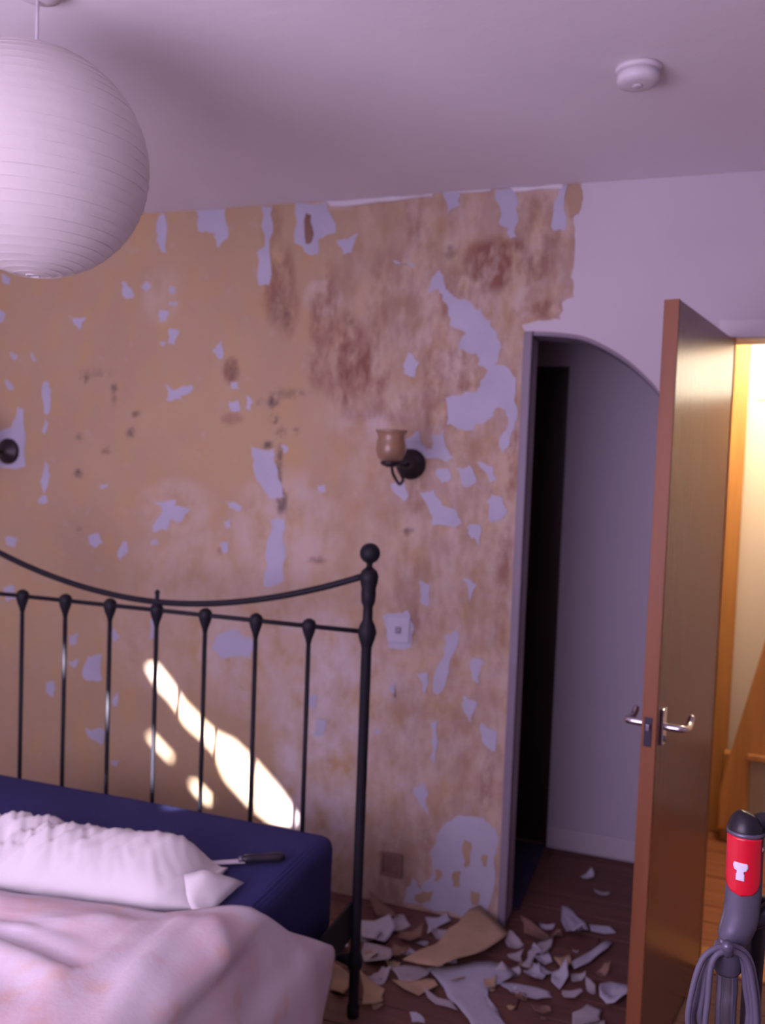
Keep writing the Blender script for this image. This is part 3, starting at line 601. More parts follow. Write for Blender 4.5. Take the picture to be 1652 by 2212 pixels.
# ---- duvet: one draped sheet, pushed back from the head and hanging down the near side
FOLDS = [(-1.0, 1.70, -0.93, 1.25, .013, .018), (-1.03, 1.66, -1.04, 1.20, .010, .016), (-0.98, 1.72, -0.88, 1.55, .011, .015), (-1.15, 1.60, -1.45, 1.47, .011, .03), (-1.05, 1.56, -1.35, 1.35, .009, .02), (-1.1, 1.45, -1.6, 1.42, -.010, .012)]
def duvet():
    bm = bmesh.new()
    nu, nv = 110, 90
    x_edge = -0.872
    # cross section: list of (arc param) -> (x, z)
    sec = []
    left = -2.13
    sec_pts = [(left - 0.05, 0.30), (left - 0.01, 0.49), (left + 0.05, 0.552), (-1.75, 0.556), (-1.40, 0.556), (-1.12, 0.553), (-1.0, 0.549), (-0.93, 0.541), (-0.886, 0.512), (-0.862, 0.455), (-0.842, 0.39), (-0.819, 0.335), (-0.810, 0.26), (-0.806, 0.18), (-0.803, 0.05)]
    sp = smoothpath([(a, 0, b) for a, b in sec_pts], 12)
    Ls = [0]
    for a, b in zip(sp[:-1], sp[1:]): Ls.append(Ls[-1] + (b - a).length)
    tot = Ls[-1]
    def at(u):
        s = u * tot
        x = np.interp(s, Ls, [q.x for q in sp]); z = np.interp(s, Ls, [q.z for q in sp]); return float(x), float(z)
    grid = []
    for i in range(nu + 1):
        u = i / nu; x, z = at(u); row = []
        x2, z2 = at(min(1, u + 0.004)); x1, z1 = at(max(0, u - 0.004))
        tx, tz = x2 - x1, z2 - z1; l = math.hypot(tx, tz); nx_, nz_ = -tz / l, tx / l
        # position of the head-side hem as the cloth goes over the near edge
        arc = max(0.0, (u * tot - np.interp(-1.05, [q.x for q in sp], Ls)))
        yh = 1.665 + 0.05 * math.sin(u * 9)
        yh = float(np.interp(x if x < -0.9 else 99, [-2.1, -1.55, -1.05, -0.98, -0.9, 99], [1.52, 1.535, 1.635, 1.69, 1.775, 1.775])) if x < -0.9 else float(np.interp(z, [0.05, 0.164, 0.227, 0.28, 0.309, 0.347, 0.388, 0.44, 0.50, 0.522], [1.90, 1.96, 2.02, 2.06, 2.06, 2.0, 1.94, 1.86, 1.80, 1.775]))
        for j in range(nv + 1):
            v = j / nv
            yv = yh + (0.30 - yh) * v
            edge = min(1.0, v * 14)                    # thin at the hem, plump inside
            puff = 0.004 + 0.020 * edge
            side = 1.0 if z < 0.5 else 0.0
            big = noise.noise(Vector((x * 3.2, yv * 3.2, 0.4))) * 0.010
            fold = noise.noise(Vector((x * 3.0 + yv * 4.0, yv * 7.0 + x * 3.5, 3.1))) * 0.010
            fine = noise.noise(Vector((x * 13, yv * 11, z * 6 + 7))) * 0.007
            # long crease running across the bed
            cr = -0.016 * math.exp(-((yv - 1.40 + 0.10 * (x + 1.4)) / 0.022) ** 2) * (1 if x < -1.05 else 0) + 0.020 * math.exp(-((yv - 1.34 + 0.10 * (x + 1.4)) / 0.04) ** 2) * (1 if x < -1.05 else 0)
            for (ax0, ay0, ax1, ay1, amp, wd) in FOLDS:
                dx_, dy_ = ax1 - ax0, ay1 - ay0; ll = math.hypot(dx_, dy_); tt = ((x - ax0) * dx_ + (yv - ay0) * dy_) / ll / ll
                ds = ((x - ax0) * dy_ - (yv - ay0) * dx_) / ll
                if z > 0.5: cr += amp * math.exp(-(ds / wd) ** 2) * max(0, min(1, tt * 4, (1.15 - tt) * 3))
            drape = 0.022 * math.sin(yv * 17 + z * 5) * max(0, min(1, (0.46 - z) / 0.25)) if x > -1 else 0
            h = puff + (big + fold) * edge * (0.6 if z < 0.5 else 1) + fine * edge + (cr if z > 0.5 else 0) * edge + drape
            if z < 0.5: h = max(h * 0.5, 0.003)
            hx = 0.012 * noise.noise(Vector((x * 9, z * 9, 5.5)))
            row.append(bm.verts.new((x + nx_ * h, yv + hx * (1 - min(1, v * 5)), max(0.03, z + nz_ * h))))
        grid.append(row)
    for i in range(nu):
        for j in range(nv):
            bm.faces.new((grid[i][j], grid[i + 1][j], grid[i + 1][j + 1], grid[i][j + 1]))
    o = obj('duvet', bm, 'duvet', smooth=True)
    md = o.modifiers.new('thick', 'SOLIDIFY'); md.thickness = 0.014; md.offset = -1
    return o
tag(duvet(), 'rumpled pale pink patterned duvet drooping over the bed side', 'duvet')

# ---- pillow
def pillow():
    bm = bmesh.new(); nu, nv = 90, 40
    A = Vector((-1.030, 1.800)); ux = Vector((-1, -0.16)).normalized(); vy = Vector((-ux.y, ux.x)) * -1   # ux to the left along the bed, vy to the head
    if vy.y < 0: vy = -vy
    Lp, Wp = 0.74, 0.27
    zb = 0.532
    def P(u, v, top):
        a = u * Lp; b = (v - 0.5) * Wp
        # plump cross section, pinched at both ends
        end = min(1, max(0, (u - 0.02) / 0.16)); end = math.sin(end * math.pi / 2) * math.sin(min(1, (1 - u) / 0.14) * math.pi / 2)
        pr = max(0.0, 1 - (2 * v - 1) ** 2) ** 0.55
        th = 0.016 + 0.088 * end
        wr = (0.55 + 0.9 * math.exp(-((a - 0.50) / 0.16) ** 2)) * (noise.noise(Vector((a * 30 + b * 20, b * 6, 1.7))) * 0.022 + noise.noise(Vector((a * 12 + 5, b * 9, 0.2))) * 0.014 + noise.noise(Vector((a * 55 - b * 30, b * 16, 9))) * 0.010)
        rid = math.exp(-((v - 0.62) / 0.25) ** 2)
        z = zb + (th * pr * (0.94 + 0.10 * rid) + wr * pr * end * 1.0 if top else 0.0)
        w_ = 1 + 0.05 * noise.noise(Vector((a * 9, 3.3, v)))
        p = A + ux * a + vy * (b * w_ * (0.80 + 0.20 * end))
        if u < 0.12: p += vy * 0.012 * (0.12 - u) / 0.12
        return (p.x, p.y, z)
    T_ = [[bm.verts.new(P(i / nu, j / nv, True)) for j in range(nv + 1)] for i in range(nu + 1)]
    B_ = [[bm.verts.new(P(i / nu, j / nv, False)) for j in range(nv + 1)] for i in range(nu + 1)]
    for i in range(nu):
        for j in range(nv):
            bm.faces.new((T_[i][j], T_[i + 1][j], T_[i + 1][j + 1], T_[i][j + 1])); bm.faces.new((B_[i][j], B_[i][j + 1], B_[i + 1][j + 1], B_[i + 1][j]))
    bmesh.ops.remove_doubles(bm, verts=bm.verts, dist=0.0004)
    be = [e for e in bm.edges if len(e.link_faces) == 1]
    if be: bmesh.ops.bridge_loops(bm, edges=be) if False else bmesh.ops.holes_fill(bm, edges=be, sides=0)
    return bm, A, ux, vy
pt = tag(thing('pillow'), 'crumpled white pillow lying across the navy mattress', 'pillow')
bm, A, ux, vy = pillow()
obj('case', bm, 'pillow', pt, True)
# flat open end of the pillowcase
fl = [on_z(398, 1890, 0.585), on_z(440, 1878, 0.60), on_z(525, 1908, 0.535), on_z(470, 1955, 0.53), on_z(428, 1990, 0.528), on_z(405, 1950, 0.55)]
bm = bmesh.new(); vs_ = [bm.verts.new(p) for p in fl]; bm.faces.new(vs_); bm.normal_update()
bmesh.ops.triangulate(bm, faces=bm.faces[:]); bmesh.ops.subdivide_edges(bm, edges=bm.edges[:], cuts=3, use_grid_fill=True)
for v in bm.verts: v.co.z += 0.006 * noise.noise(v.co * 18)
fo = obj('open_end', bm, 'pillow', pt, True); md = fo.modifiers.new('t', 'SOLIDIFY'); md.thickness = 0.004

# ---- scraper with a long blade lying on the mattress
ka, kb, kc = on_z(434, 1866, 0.534), on_z(520, 1861, 0.537), on_z(614, 1851, 0.540)
kd = (kc - ka); kl = kd.length
ks = tag(thing('scraper_knife', ka, math.atan2(kd.y, kd.x)), 'long thin knife with black handle lying behind the pillow', 'knife')
hb = (kb - ka).length
bm = bmesh.new()
for x0, x1, w0, w1 in ((0, hb * 0.5, 0.006, 0.010), (hb * 0.5, hb + 0.01, 0.010, 0.011)):
    v = [bm.verts.new(p) for p in ((x0, -w0, 0), (x1, -w1, 0), (x1, w1, 0), (x0, w0, 0), (x0, -w0, 0.0022), (x1, -w1, 0.0022), (x1, w1, 0.0022), (x0, w0, 0.0022))]
    for f in ((0, 3, 2, 1), (4, 5, 6, 7), (0, 1, 5, 4), (1, 2, 6, 5), (2, 3, 7, 6), (3, 0, 4, 7)): bm.faces.new([v[i] for i in f])
obj('blade', bm, 'blade', ks)
bm = bmesh.new(); hp = [(hb + i * (kl - hb) / 10, 0, 0.006) for i in range(11)]
tube(bm, hp, [0.0075, 0.0105, 0.0115, 0.0115, 0.011, 0.011, 0.0115, 0.012, 0.0125, 0.0115, 0.007], 14); obj('handle', bm, 'plastic_dark', ks, True)
bm = bmesh.new(); lathe(bm, [(0.0085, hb - 0.006), (0.0085, hb + 0.006)], (0, 0, 0.006), 14, 'X'); obj('ferrule', bm, 'steel', ks, True)

# ------------------------------------------------------------------ paper lantern
lc = ray(75, 353) * 1.77 + Vector((0, 0, CAMZ)); LR = 0.2235
ln = tag(thing('paper_lantern', (lc.x, lc.y, lc.z)), 'large round white paper lantern hanging over the bed', 'lamp shade')
prof = []; nr = 30; a0 = 0.055
for i in range(nr * 4 + 1):
    a = a0 + (math.pi - 2 * a0) * i / (nr * 4)
    r = LR * (1 - 0.0030 * abs(math.sin(math.pi * i / 4)) )
    prof.append((r * math.sin(a), -r * math.cos(a)))
bm = bmesh.new(); lathe(bm, prof, n=96, caps=False)
for v in bm.verts:
    n_ = noise.noise(Vector((v.co.x * 14, v.co.y * 14, v.co.z * 30))) * 0.0014
    v.co += v.co.normalized() * n_
sh = obj('shade', bm, 'lantern', ln, True)
for i in range(1, nr):
    a = a0 + (math.pi - 2 * a0) * i / nr; r = LR * math.sin(a) + 0.0002; z = -LR * math.cos(a)
    bm = bmesh.new(); tube(bm, [(r * math.cos(t * math.pi / 24), r * math.sin(t * math.pi / 24), z) for t in range(48)], 0.0007, 5, True); obj('rib', bm, 'lantern', sh, True)
for z in (-LR * math.cos(a0), LR * math.cos(a0)):
    bm = bmesh.new(); tube(bm, [(LR * math.sin(a0) * math.cos(t * math.pi / 16), LR * math.sin(a0) * math.sin(t * math.pi / 16), z) for t in range(32)], 0.0012, 6, True); obj('wire_ring', bm, 'plastic_white', ln, True)
bm = bmesh.new(); tube(bm, [(0.0, 0, 0.06), (0.0, 0, ZC - lc.z - 0.015)], 0.0032, 8); obj('cord', bm, 'plastic_white', ln, True)
bm = bmesh.new(); lathe(bm, [(0.0, -0.032), (0.02, -0.032), (0.044, -0.022), (0.05, -0.010), (0.05, -0.0005)], (0, 0, ZC - lc.z), 28); obj('ceiling_rose', bm, 'plastic_white', ln, True)
bm = bmesh.new(); lathe(bm, [(0.016, 0.0), (0.018, 0.04), (0.010, 0.065)], (0, 0, 0), 14); obj('bulb_holder', bm, 'plastic_white', ln, True)
bm = bmesh.new()
for q in range(2): tube(bm, [(-LR * math.sin(a0) if q == 0 else 0, 0 if q == 0 else -LR * math.sin(a0), LR * math.cos(a0)), (0, 0, LR * math.cos(a0) - 0.01), (LR * math.sin(a0) if q == 0 else 0, 0 if q == 0 else LR * math.sin(a0), LR * math.cos(a0))], 0.0012, 6)
obj('wire_support', bm, 'steel', ln, True)

# ------------------------------------------------------------------ smoke alarm
sp_ = on_z(1378, 166, ZC - 0.02)
sa = tag(thing('smoke_alarm', (sp_.x, sp_.y, ZC)), 'round white smoke alarm on the ceiling', 'smoke alarm')
bm = bmesh.new(); lathe(bm, [(0.050, -0.012), (0.052, -0.006), (0.052, -0.0004)], n=40); obj('base_plate', bm, 'plastic_white', sa, True)
bm = bmesh.new(); lathe(bm, [(0.0, -0.040), (0.030, -0.040), (0.044, -0.036), (0.0475, -0.028), (0.0475, -0.0125)], n=40); obj('cover', bm, 'plastic_white', sa, True)
bm = bmesh.new(); lathe(bm, [(0.0, -0.0425), (0.010, -0.0425), (0.012, -0.0402)], n=20); obj('test_button', bm, 'plastic_white', sa, True)

# ------------------------------------------------------------------ wall sconces
def sconce(px, py, label):
    p = on_y(px, py, D)
    t = tag(thing('wall_sconce', (p.x, D, p.z)), label, 'wall lamp', 'bronze wall sconces')
    bm = bmesh.new(); lathe(bm, [(0.053, -0.0034), (0.053, -0.010), (0.046, -0.017), (0.034, -0.022), (0.026, -0.030), (0.012, -0.036), (0.0, -0.037)], n=32, axis='Y'); obj('backplate', bm, 'bronze', t, True)
    arm = smoothpath([(0, -0.034, 0.0), (0, -0.07, -0.006), (0, -0.11, -0.004), (0, -0.165, -0.004), (0, -0.222, -0.006)], 6)
    bm = bmesh.new(); tube(bm, arm, 0.0075, 10); obj('arm', bm, 'bronze', t, True)
    scr = smoothpath([(0, -0.205, -0.006), (0, -0.195, -0.03), (0, -0.155, -0.055), (0, -0.12, -0.068), (0, -0.09, -0.058), (0, -0.092, -0.040), (0, -0.106, -0.040)], 6)
    bm = bmesh.new(); tube(bm, scr, 0.0052, 10); obj('scroll', bm, 'bronze', t, True)
    bm = bmesh.new(); lathe(bm, [(0.010, 0.0), (0.028, 0.008), (0.034, 0.016), (0.030, 0.020), (0.012, 0.016)], (0, -0.222, -0.014), 24); obj('cup', bm, 'bronze', t, True)
    pr = [(0.024, 0.018), (0.040, 0.030), (0.049, 0.052), (0.047, 0.078), (0.042, 0.098), (0.047, 0.112), (0.053, 0.120)]
    bm = bmesh.new(); lathe(bm, pr + [(r - 0.003, z) for r, z in pr[::-1]], (0, -0.222, -0.014), 32); g = obj('glass_shade', bm, 'amber', t, True)
    bm = bmesh.new(); lathe(bm, [(0.012, 0.018), (0.013, 0.05), (0.008, 0.055)], (0, -0.222, -0.014), 14); obj('bulb_holder', bm, 'bronze', t, True)
    return t
sconce(888, 1003, 'bronze sconce with amber glass shade on the stripped wall near the arch')
sconce(20, 975, 'round bronze sconce plate on a white wallpaper square past the bed')

# switch on its wallpaper patch and the brown outlet box low on the wall
p = on_y(862, 1360, D)
sw = tag(thing('light_switch', (p.x, D, p.z)), 'small white light switch on stripped wall beside bed post', 'switch')
obj('plate', boxes((-0.040, 0.040, -0.009, -0.0018, -0.043, 0.043), bevel=0.003), 'switch', sw)
obj('rocker', boxes((-0.010, 0.010, -0.014, -0.0092, -0.012, 0.012), bevel=0.003), 'steel', sw)
p = on_y(846, 1866, D)
ob = tag(thing('outlet_box', (p.x, D, p.z)), 'brown square outlet box low on the stripped wall', 'outlet')
obj('frame', boxes((-0.040, -0.030, -0.012, -0.0004, -0.042, 0.042), (0.030, 0.040, -0.012, -0.0004, -0.042, 0.042), (-0.030, 0.030, -0.012, -0.0004, 0.032, 0.042), (-0.030, 0.030, -0.012, -0.0004, -0.042, -0.032)), 'brownplate', ob)
obj('face', boxes((-0.0295, 0.0295, -0.006, -0.0004, -0.0315, 0.0315)), 'paper_brown', ob)
obj('terminal', boxes((0.006, 0.022, -0.011, -0.0062, -0.022, -0.004), bevel=0.001), 'brownplate', ob)

# ------------------------------------------------------------------ torn paper on the floor
def paper(pts, h=0.012, curl=0.0, z0=0.0015, ma='paper', seed=0, lift=None, name='paper_scrap'):
    """pts: outline on the floor (x, y). crumpled thin sheet"""
    pts = ragged([Vector(p) for p in pts], 0.14, 1, seed, 0.008); n = len(pts)
    cen = sum(pts, Vector((0, 0))) / n
    size = max((p - cen).length for p in pts)
    cd, sd = math.cos(seed * 2.4), math.sin(seed * 2.4)
    bm = bmesh.new(); rings = []
    R_ = (0.3, 0.55, 0.8, 1.0)
    def zz(p, k):
        q = Vector((p.x * 14, p.y * 14, seed * 3.7))
        v = 0.7 * h * (0.9 + 1.1 * noise.noise(q) + 0.6 * noise.noise(q * 2.6)) + curl * (max(0, ((p - cen).x * cd + (p - cen).y * sd) / size) ** 2 * 1.5 + 0.5 * max(0, -((p - cen).x * cd + (p - cen).y * sd) / size) ** 3)
        if lift: v += lift(p)
        return max(0.0, v)
    zs = []
    c = bm.verts.new((cen.x, cen.y, zz(cen, 0)))
    for k in R_:
        rings.append([bm.verts.new(((cen + (p - cen) * k).x, (cen + (p - cen) * k).y, zz(cen + (p - cen) * k, k))) for p in pts])
    for i in range(n):
        bm.faces.new((c, rings[0][i], rings[0][(i + 1) % n]))
        for a, b in zip(rings[:-1], rings[1:]): bm.faces.new((a[i], b[i], b[(i + 1) % n], a[(i + 1) % n]))
    zmin = min(v.co.z for v in bm.verts)
    for v in bm.verts: v.co.z += z0 - zmin; v.co.x -= cen.x; v.co.y -= cen.y
    o = obj(name, bm, ma, smooth=True); o.location = (cen.x, cen.y, 0)
    md = o.modifiers.new('t', 'SOLIDIFY'); md.thickness = 0.0012; md.offset = 1
    return o
GP = 'torn wallpaper littering the floor'
def fl(pts, z=0.0): return [on_z(a, b, z).xy for a, b in pts]
P_ = [
 (c5((600, 870), (760, 850), (900, 835), (1000, 860), (1030, 890), (900, 930), (890, 990), (960, 1120), (1000, 1180), (830, 1180), (740, 1030), (680, 950)), .008, .012, 'paper', 'largest sheet of white wallpaper, forked and flat, on the floorboards'),
 (c5((940, 925), (1050, 930), (1190, 970), (1195, 1000), (1120, 1010), (1000, 965)), .010, .03, 'paper', 'long curled white wallpaper strip beside the forked sheet'),
 (c5((285, 640), (420, 650), (450, 690), (400, 740), (290, 730)), .02, .03, 'paper', 'white wallpaper piece heaped behind the iron bed post'),
 (c5((590, 630), (700, 595), (715, 630), (600, 700)), .02, .04, 'paper', 'curled white wallpaper piece against the foot of the stripped wall'),
 (c5((300, 740), (430, 780), (420, 850), (300, 830)), .015, .02, 'paper_dull', 'dull lilac wallpaper piece between bed post and folded tan sheet'),
 (c5((130, 860), (230, 900), (200, 990), (140, 960)), .012, .02, 'paper_tan', 'tan wallpaper piece half hidden by the drooping duvet'),
 (c5((280, 870), (400, 960), (390, 1020), (290, 1060)), .010, .03, 'paper_tan', 'tan wallpaper piece at the foot of the iron bed post'),
 (c5((430, 930), (600, 910), (650, 960), (560, 985)), .008, .02, 'paper_tan', 'tan wallpaper strip pointing at the forked white sheet'),
 (c5((580, 985), (720, 1010), (745, 1060), (640, 1025)), .006, .02, 'paper_dull', 'narrow pale strip lying along the forked white sheet'),
 (c5((1240, 580), (1290, 590), (1350, 640), (1370, 680), (1335, 750), (1260, 700)), .02, .05, 'paper', 'crumpled white wallpaper sticking up before the arched opening'),
 (c5((1370, 650), (1470, 668), (1500, 690), (1380, 682)), .006, .015, 'paper', 'thin white wallpaper strip beside the crumpled piece in the arch'),
 (c5((1130, 648), (1210, 650), (1195, 672), (1140, 672)), .008, .01, 'paper', 'small white wallpaper strip next to the arch jamb'),
 (c5((1280, 840), (1450, 730), (1480, 745), (1420, 800), (1300, 870)), .015, .04, 'paper', 'rolled white wallpaper strip lying slantwise near the open door'),
 (c5((1050, 855), (1080, 780), (1200, 730), (1190, 765), (1110, 805), (1085, 862)), .015, .03, 'paper_dull', 'greyish bent wallpaper strip between arch jamb and rolled strip'),
 (c5((1055, 905), (1130, 860), (1165, 900), (1120, 930)), .015, .03, 'paper', 'small white curl of wallpaper above the long curled strip'),
 (c5((1190, 880), (1260, 870), (1270, 920), (1230, 960), (1190, 930)), .015, .04, 'paper', 'round curl of white wallpaper beyond the long curled strip'),
 (c5((1420, 975), (1470, 945), (1550, 950), (1575, 1010), (1490, 1040), (1420, 1015)), .03, .05, 'paper', 'bright puffed wad of white wallpaper beside the open door'),
 (c5((1290, 1085), (1360, 1040), (1430, 1060), (1420, 1140), (1290, 1150)), .012, .03, 'paper_dull', 'pinkish wallpaper piece lying in front of the puffed white wad'),
 (c5((1350, 930), (1400, 950), (1390, 1000), (1360, 970)), .008, .02, 'paper_dull', 'small dull wallpaper chip next to the puffed white wad'),
 (c5((1110, 820), (1180, 800), (1195, 830), (1120, 852)), .012, .02, 'paper', 'small white wallpaper flake in front of the bent grey strip'),
 (c5((1200, 822), (1275, 800), (1285, 850), (1240, 864)), .012, .02, 'paper_tan', 'small tan wallpaper flake at the end of the rolled strip'),
 (c5((430, 885), (560, 862), (640, 875), (600, 903), (470, 930)), .008, .02, 'paper_dull', 'grey wallpaper strip in front of the folded tan sheet'),
 (c5((620, 760), (700, 740), (692, 790), (640, 795)), .012, .03, 'paper', 'small white wallpaper piece lying behind the folded tan sheet'),
 (c5((1330, 425), (1380, 418), (1392, 438), (1340, 446)), .010, .02, 'paper', 'white wallpaper flake alone inside the arched recess'),
 (c5((1390, 495), (1475, 508), (1450, 518), (1400, 510)), .003, .008, 'paper_dull', 'thin dull wallpaper sliver inside the arched recess'),
 (c5((145, 745), (230, 690), (225, 790), (170, 770)), .015, .03, 'paper', 'white wallpaper piece showing between the mattress and bed post'),
 (c5((1040, 650), (1140, 680), (1190, 720), (1140, 742), (1060, 700)), .012, .02, 'paper_brown', 'brown wallpaper strip lying on the sill of the arched opening'),
 (c5((980, 800), (1060, 790), (1050, 850), (990, 840)), .012, .02, 'paper_dull', 'dull wallpaper piece at the corner of the folded tan sheet'),
 (c5((470, 690), (580, 700), (570, 740), (460, 740)), .012, .03, 'paper_brown', 'brown wallpaper scrap at the foot of the stripped wall'),
 (c5((320, 560), (440, 590), (470, 640), (360, 630)), .02, .03, 'paper_brown', 'brown wallpaper heap along the wall behind the bed post'),
 (c5((440, 760), (520, 770), (500, 820), (430, 820)), .012, .02, 'paper_brown', 'brown wallpaper scrap beside the dull lilac piece'),
 (c5((870, 925), (930, 915), (925, 960), (880, 960)), .006, .01, 'paper_tan', 'tan flake resting by the fork of the white sheet'),
 (c5((1090, 1060), (1180, 1050), (1190, 1075), (1110, 1085)), .004, .01, 'paper_brown', 'brown wallpaper sliver in front of the long curled strip'),
 (c5((1240, 985), (1330, 975), (1340, 1000), (1250, 1010)), .006, .015, 'paper_dull', 'dull wallpaper sliver between round curl and puffed wad'),
]
for i, (pts, h, cu, ma, lab) in enumerate(P_):
    o = paper(fl(pts, 0.01), h, cu, 0.0015 + 0.0004 * i, ma, i + 1)
    tag(o, lab, 'paper scrap', GP)
MORE = [((330, 700), 60, 'paper_dull'), ((470, 650), 55, 'paper_dull'), ((520, 790), 50, 'paper_dull'), ((370, 900), 55, 'paper_dull'), ((660, 690), 45, 'paper_dull'), ((740, 900), 50, 'paper_tan'), ((1010, 740), 45, 'paper_dull'), ((1140, 780), 45, 'paper'),
        ((1320, 900), 40, 'paper_dull'), ((1150, 870), 40, 'paper'), ((1220, 700), 36, 'paper_brown'), ((1430, 880), 36, 'paper_brown'), ((440, 840), 48, 'paper_tan'), ((330, 800), 45, 'paper_tan'), ((960, 880), 36, 'paper_dull'), ((1050, 1000), 36, 'paper_brown')]
for i, (q, r, ma) in enumerate(MORE):
    n = rnd.randint(6, 9); ph = rnd.uniform(0, 6)
    o = paper(fl(c5(*[(q[0] + r * rnd.uniform(.6, 1.25) * math.cos(ph + 6.283 * j / n), q[1] + 0.55 * r * rnd.uniform(.6, 1.2) * math.sin(ph + 6.283 * j / n)) for j in range(n)]), 0.01), 0.011, 0.03, 0.0015, ma, 500 + i)
    lab = 'crumpled %s wallpaper piece in the litter between bed post and arch' % {'paper': 'white', 'paper_dull': 'dull lilac', 'paper_tan': 'tan', 'paper_brown': 'dark brown'}[ma]
    tag(o, lab, 'paper scrap', lab.replace('piece', 'pieces'))
# the folded tan sheet standing off the floor by the arch jamb
a = [on_z(*q, 0.03) for q in c5((490, 835), (700, 745), (690, 700))]
pts = fl(c5((480, 840), (640, 770), (700, 705), (770, 655), (850, 605), (915, 655), (985, 712), (900, 765), (830, 800), (650, 858)), 0.04)
front = [p for p in fl(c5((480, 840), (985, 712)), 0.04)]
def lift(p):
    t = (p - front[0]); d = (front[1] - front[0]).normalized(); s = d.x * t.y - d.y * t.x
    return 0.055 + 0.10 * max(-0.3, min(1, s / 0.25)) * 0.35
tag(paper(pts, 0.006, 0.0, 0.042, 'paper_tan', 77, lift), 'large folded tan wallpaper sheet propped by the arch jamb', 'paper scrap', GP)
# what props it up
tag(paper(fl(c5((560, 820), (700, 740), (850, 660), (930, 720), (820, 780), (650, 840)), 0.01), 0.010, 0.008, 0.0015, 'paper_dull', 78), 'dull crumpled wallpaper heap under the folded tan sheet', 'paper scrap', GP)
# small chips scattered between the big pieces
for i in range(46):
    x = rnd.uniform(-0.85, 0.02); y = rnd.uniform(1.95, 2.86)
    if i >= 40: x = rnd.uniform(-1.9, -0.95); y = rnd.uniform(2.35, 2.85)
    if x > -0.16 and y < 2.9 and x > -0.055 - (2.215 - y) * 0.2 - 0.12: x -= 0.2
    n = rnd.randint(4, 6); r = rnd.uniform(0.012, 0.034); a0_ = rnd.uniform(0, 6)
    q = [(x + r * rnd.uniform(.6, 1.2) * math.cos(a0_ + 2 * math.pi * j / n), y + r * rnd.uniform(.5, 1.0) * math.sin(a0_ + 2 * math.pi * j / n)) for j in range(n)]
    ma = ('paper', 'paper_dull', 'paper_tan', 'paper_brown')[i % 4]
    o = paper(q, 0.004, 0.010, 0.0012, ma, 300 + i, name='paper_chip')
    lab = {'paper': 'tiny white wallpaper chip on the floor between stripped wall and bed', 'paper_dull': 'tiny dull lilac wallpaper chip on the floor by the bed', 'paper_tan': 'tiny tan wallpaper chip on the floor by the bed', 'paper_brown': 'tiny dark brown wallpaper chip on the floor by the bed'}[ma]
    tag(o, lab, 'paper scrap', lab.replace('chip', 'chips'))

# ------------------------------------------------------------------ vacuum cleaner in front of the doorway
def vp(px, py, d=1.22):
    return ray(px, py) * d + Vector((0, 0, CAMZ))
base = vp(1582, 2212); base.z = 0
vac = tag(thing('vacuum_cleaner', (base.x, base.y, 0), 0), 'grey upright vacuum cleaner with red handle panel and looped cord', 'vacuum cleaner')
def V(px, py, d=1.22): return vp(px, py, d) - base
t0, t1, t2, t3 = V(1611, 1792), V(1606, 1910), V(1596, 2000), V(1571, 2045)
ax = (t0 - V(1600, 2000)).normalized()
# grip body: tapering oval column
g = smoothpath([V(1611, 1796), V(1609, 1850), V(1606, 1920), V(1600, 1975), V(1588, 2010), V(1574, 2036)], 5)
k = len(g); gr = [float(np.interp(i / (k - 1), [0, .3, .65, .85, 1], [0.0235, 0.0235, 0.0235, 0.0215, 0.0165])) for i in range(k)]
bm = bmesh.new(); tube(bm, g, gr, 28); obj('grip', bm, 'plastic_grey', vac, True)
bm = bmesh.new(); tube(bm, smoothpath([V(1611, 1797), V(1612, 1785), V(1616, 1770), V(1622, 1758)], 4), [0.0238, 0.0242, 0.0244, 0.0242, 0.0238, 0.0232, 0.0225, 0.0215, 0.0200, 0.018, 0.0155, 0.013, 0.008], 24); obj('end_cap', bm, 'plastic_dark', vac, True)
# black loop grip going off to the right
bm = bmesh.new(); tube(bm, smoothpath([V(1625, 1785), V(1660, 1772), V(1695, 1795), V(1705, 1860), V(1690, 1930), V(1655, 1975), V(1618, 1990)], 6), 0.0125, 14); obj('loop_handle', bm, 'plastic_dark', vac, True)
bm = bmesh.new(); lathe(bm, [(0.0, -0.006), (0.005, -0.004), (0.006, 0.004), (0.0, 0.006)], V(1640, 1836, 1.205), 14); obj('button', bm, 'chrome', vac, True)
# curved panel hugging the grip, facing the room
def around(path_px, w_fn, r_off, ma, name, parent, a_mid=0.0, nseg=14, rows=24, yt=0, yb=1):
    pass
view = (-(vp(1606, 1860) - Vector((0, 0, CAMZ)))).normalized()
def panel(y0, y1, half, off, name, ma, parent, rows=26, cols=16, mid=0.0):
    """half(t): half angle at t from top to bottom"""
    bm = bmesh.new(); axis = (V(1611, 1796) - V(1606, 1920)).normalized()
    e1 = (view - axis * view.dot(axis)).normalized(); e2 = axis.cross(e1)      # e2 points to image right or left
    if e2.dot(rt) < 0: e2 = -e2
    gridv = []
    for i in range(rows + 1):
        t = i / rows; py = y0 + (y1 - y0) * t; cx = float(np.interp(py, [1796, 1850, 1920, 1975], [1611, 1609, 1606, 1600]))
        c = V(cx, py); row = []
        for j in range(cols + 1):
            a = mid + half(t) * (2 * j / cols - 1)
            row.append(bm.verts.new(c + (e1 * math.cos(a) + e2 * math.sin(a)) * (0.0235 + off)))
        gridv.append(row)
    for i in range(rows):
        for j in range(cols): bm.faces.new((gridv[i][j], gridv[i + 1][j], gridv[i + 1][j + 1], gridv[i][j + 1]))
    o = obj(name, bm, ma, parent, True)
    md = o.modifiers.new('t', 'SOLIDIFY'); md.thickness = 0.0022; md.offset = -1
    return o
rp = panel(1800, 1922, lambda t: 1.08 * math.sqrt(max(0.0004, 1 - max(0, (t - 0.70) / 0.30) ** 2)), 0.0025, 'red_panel', 'red', vac, mid=-0.12)
tag(rp, 'glossy red panel with a white mark')
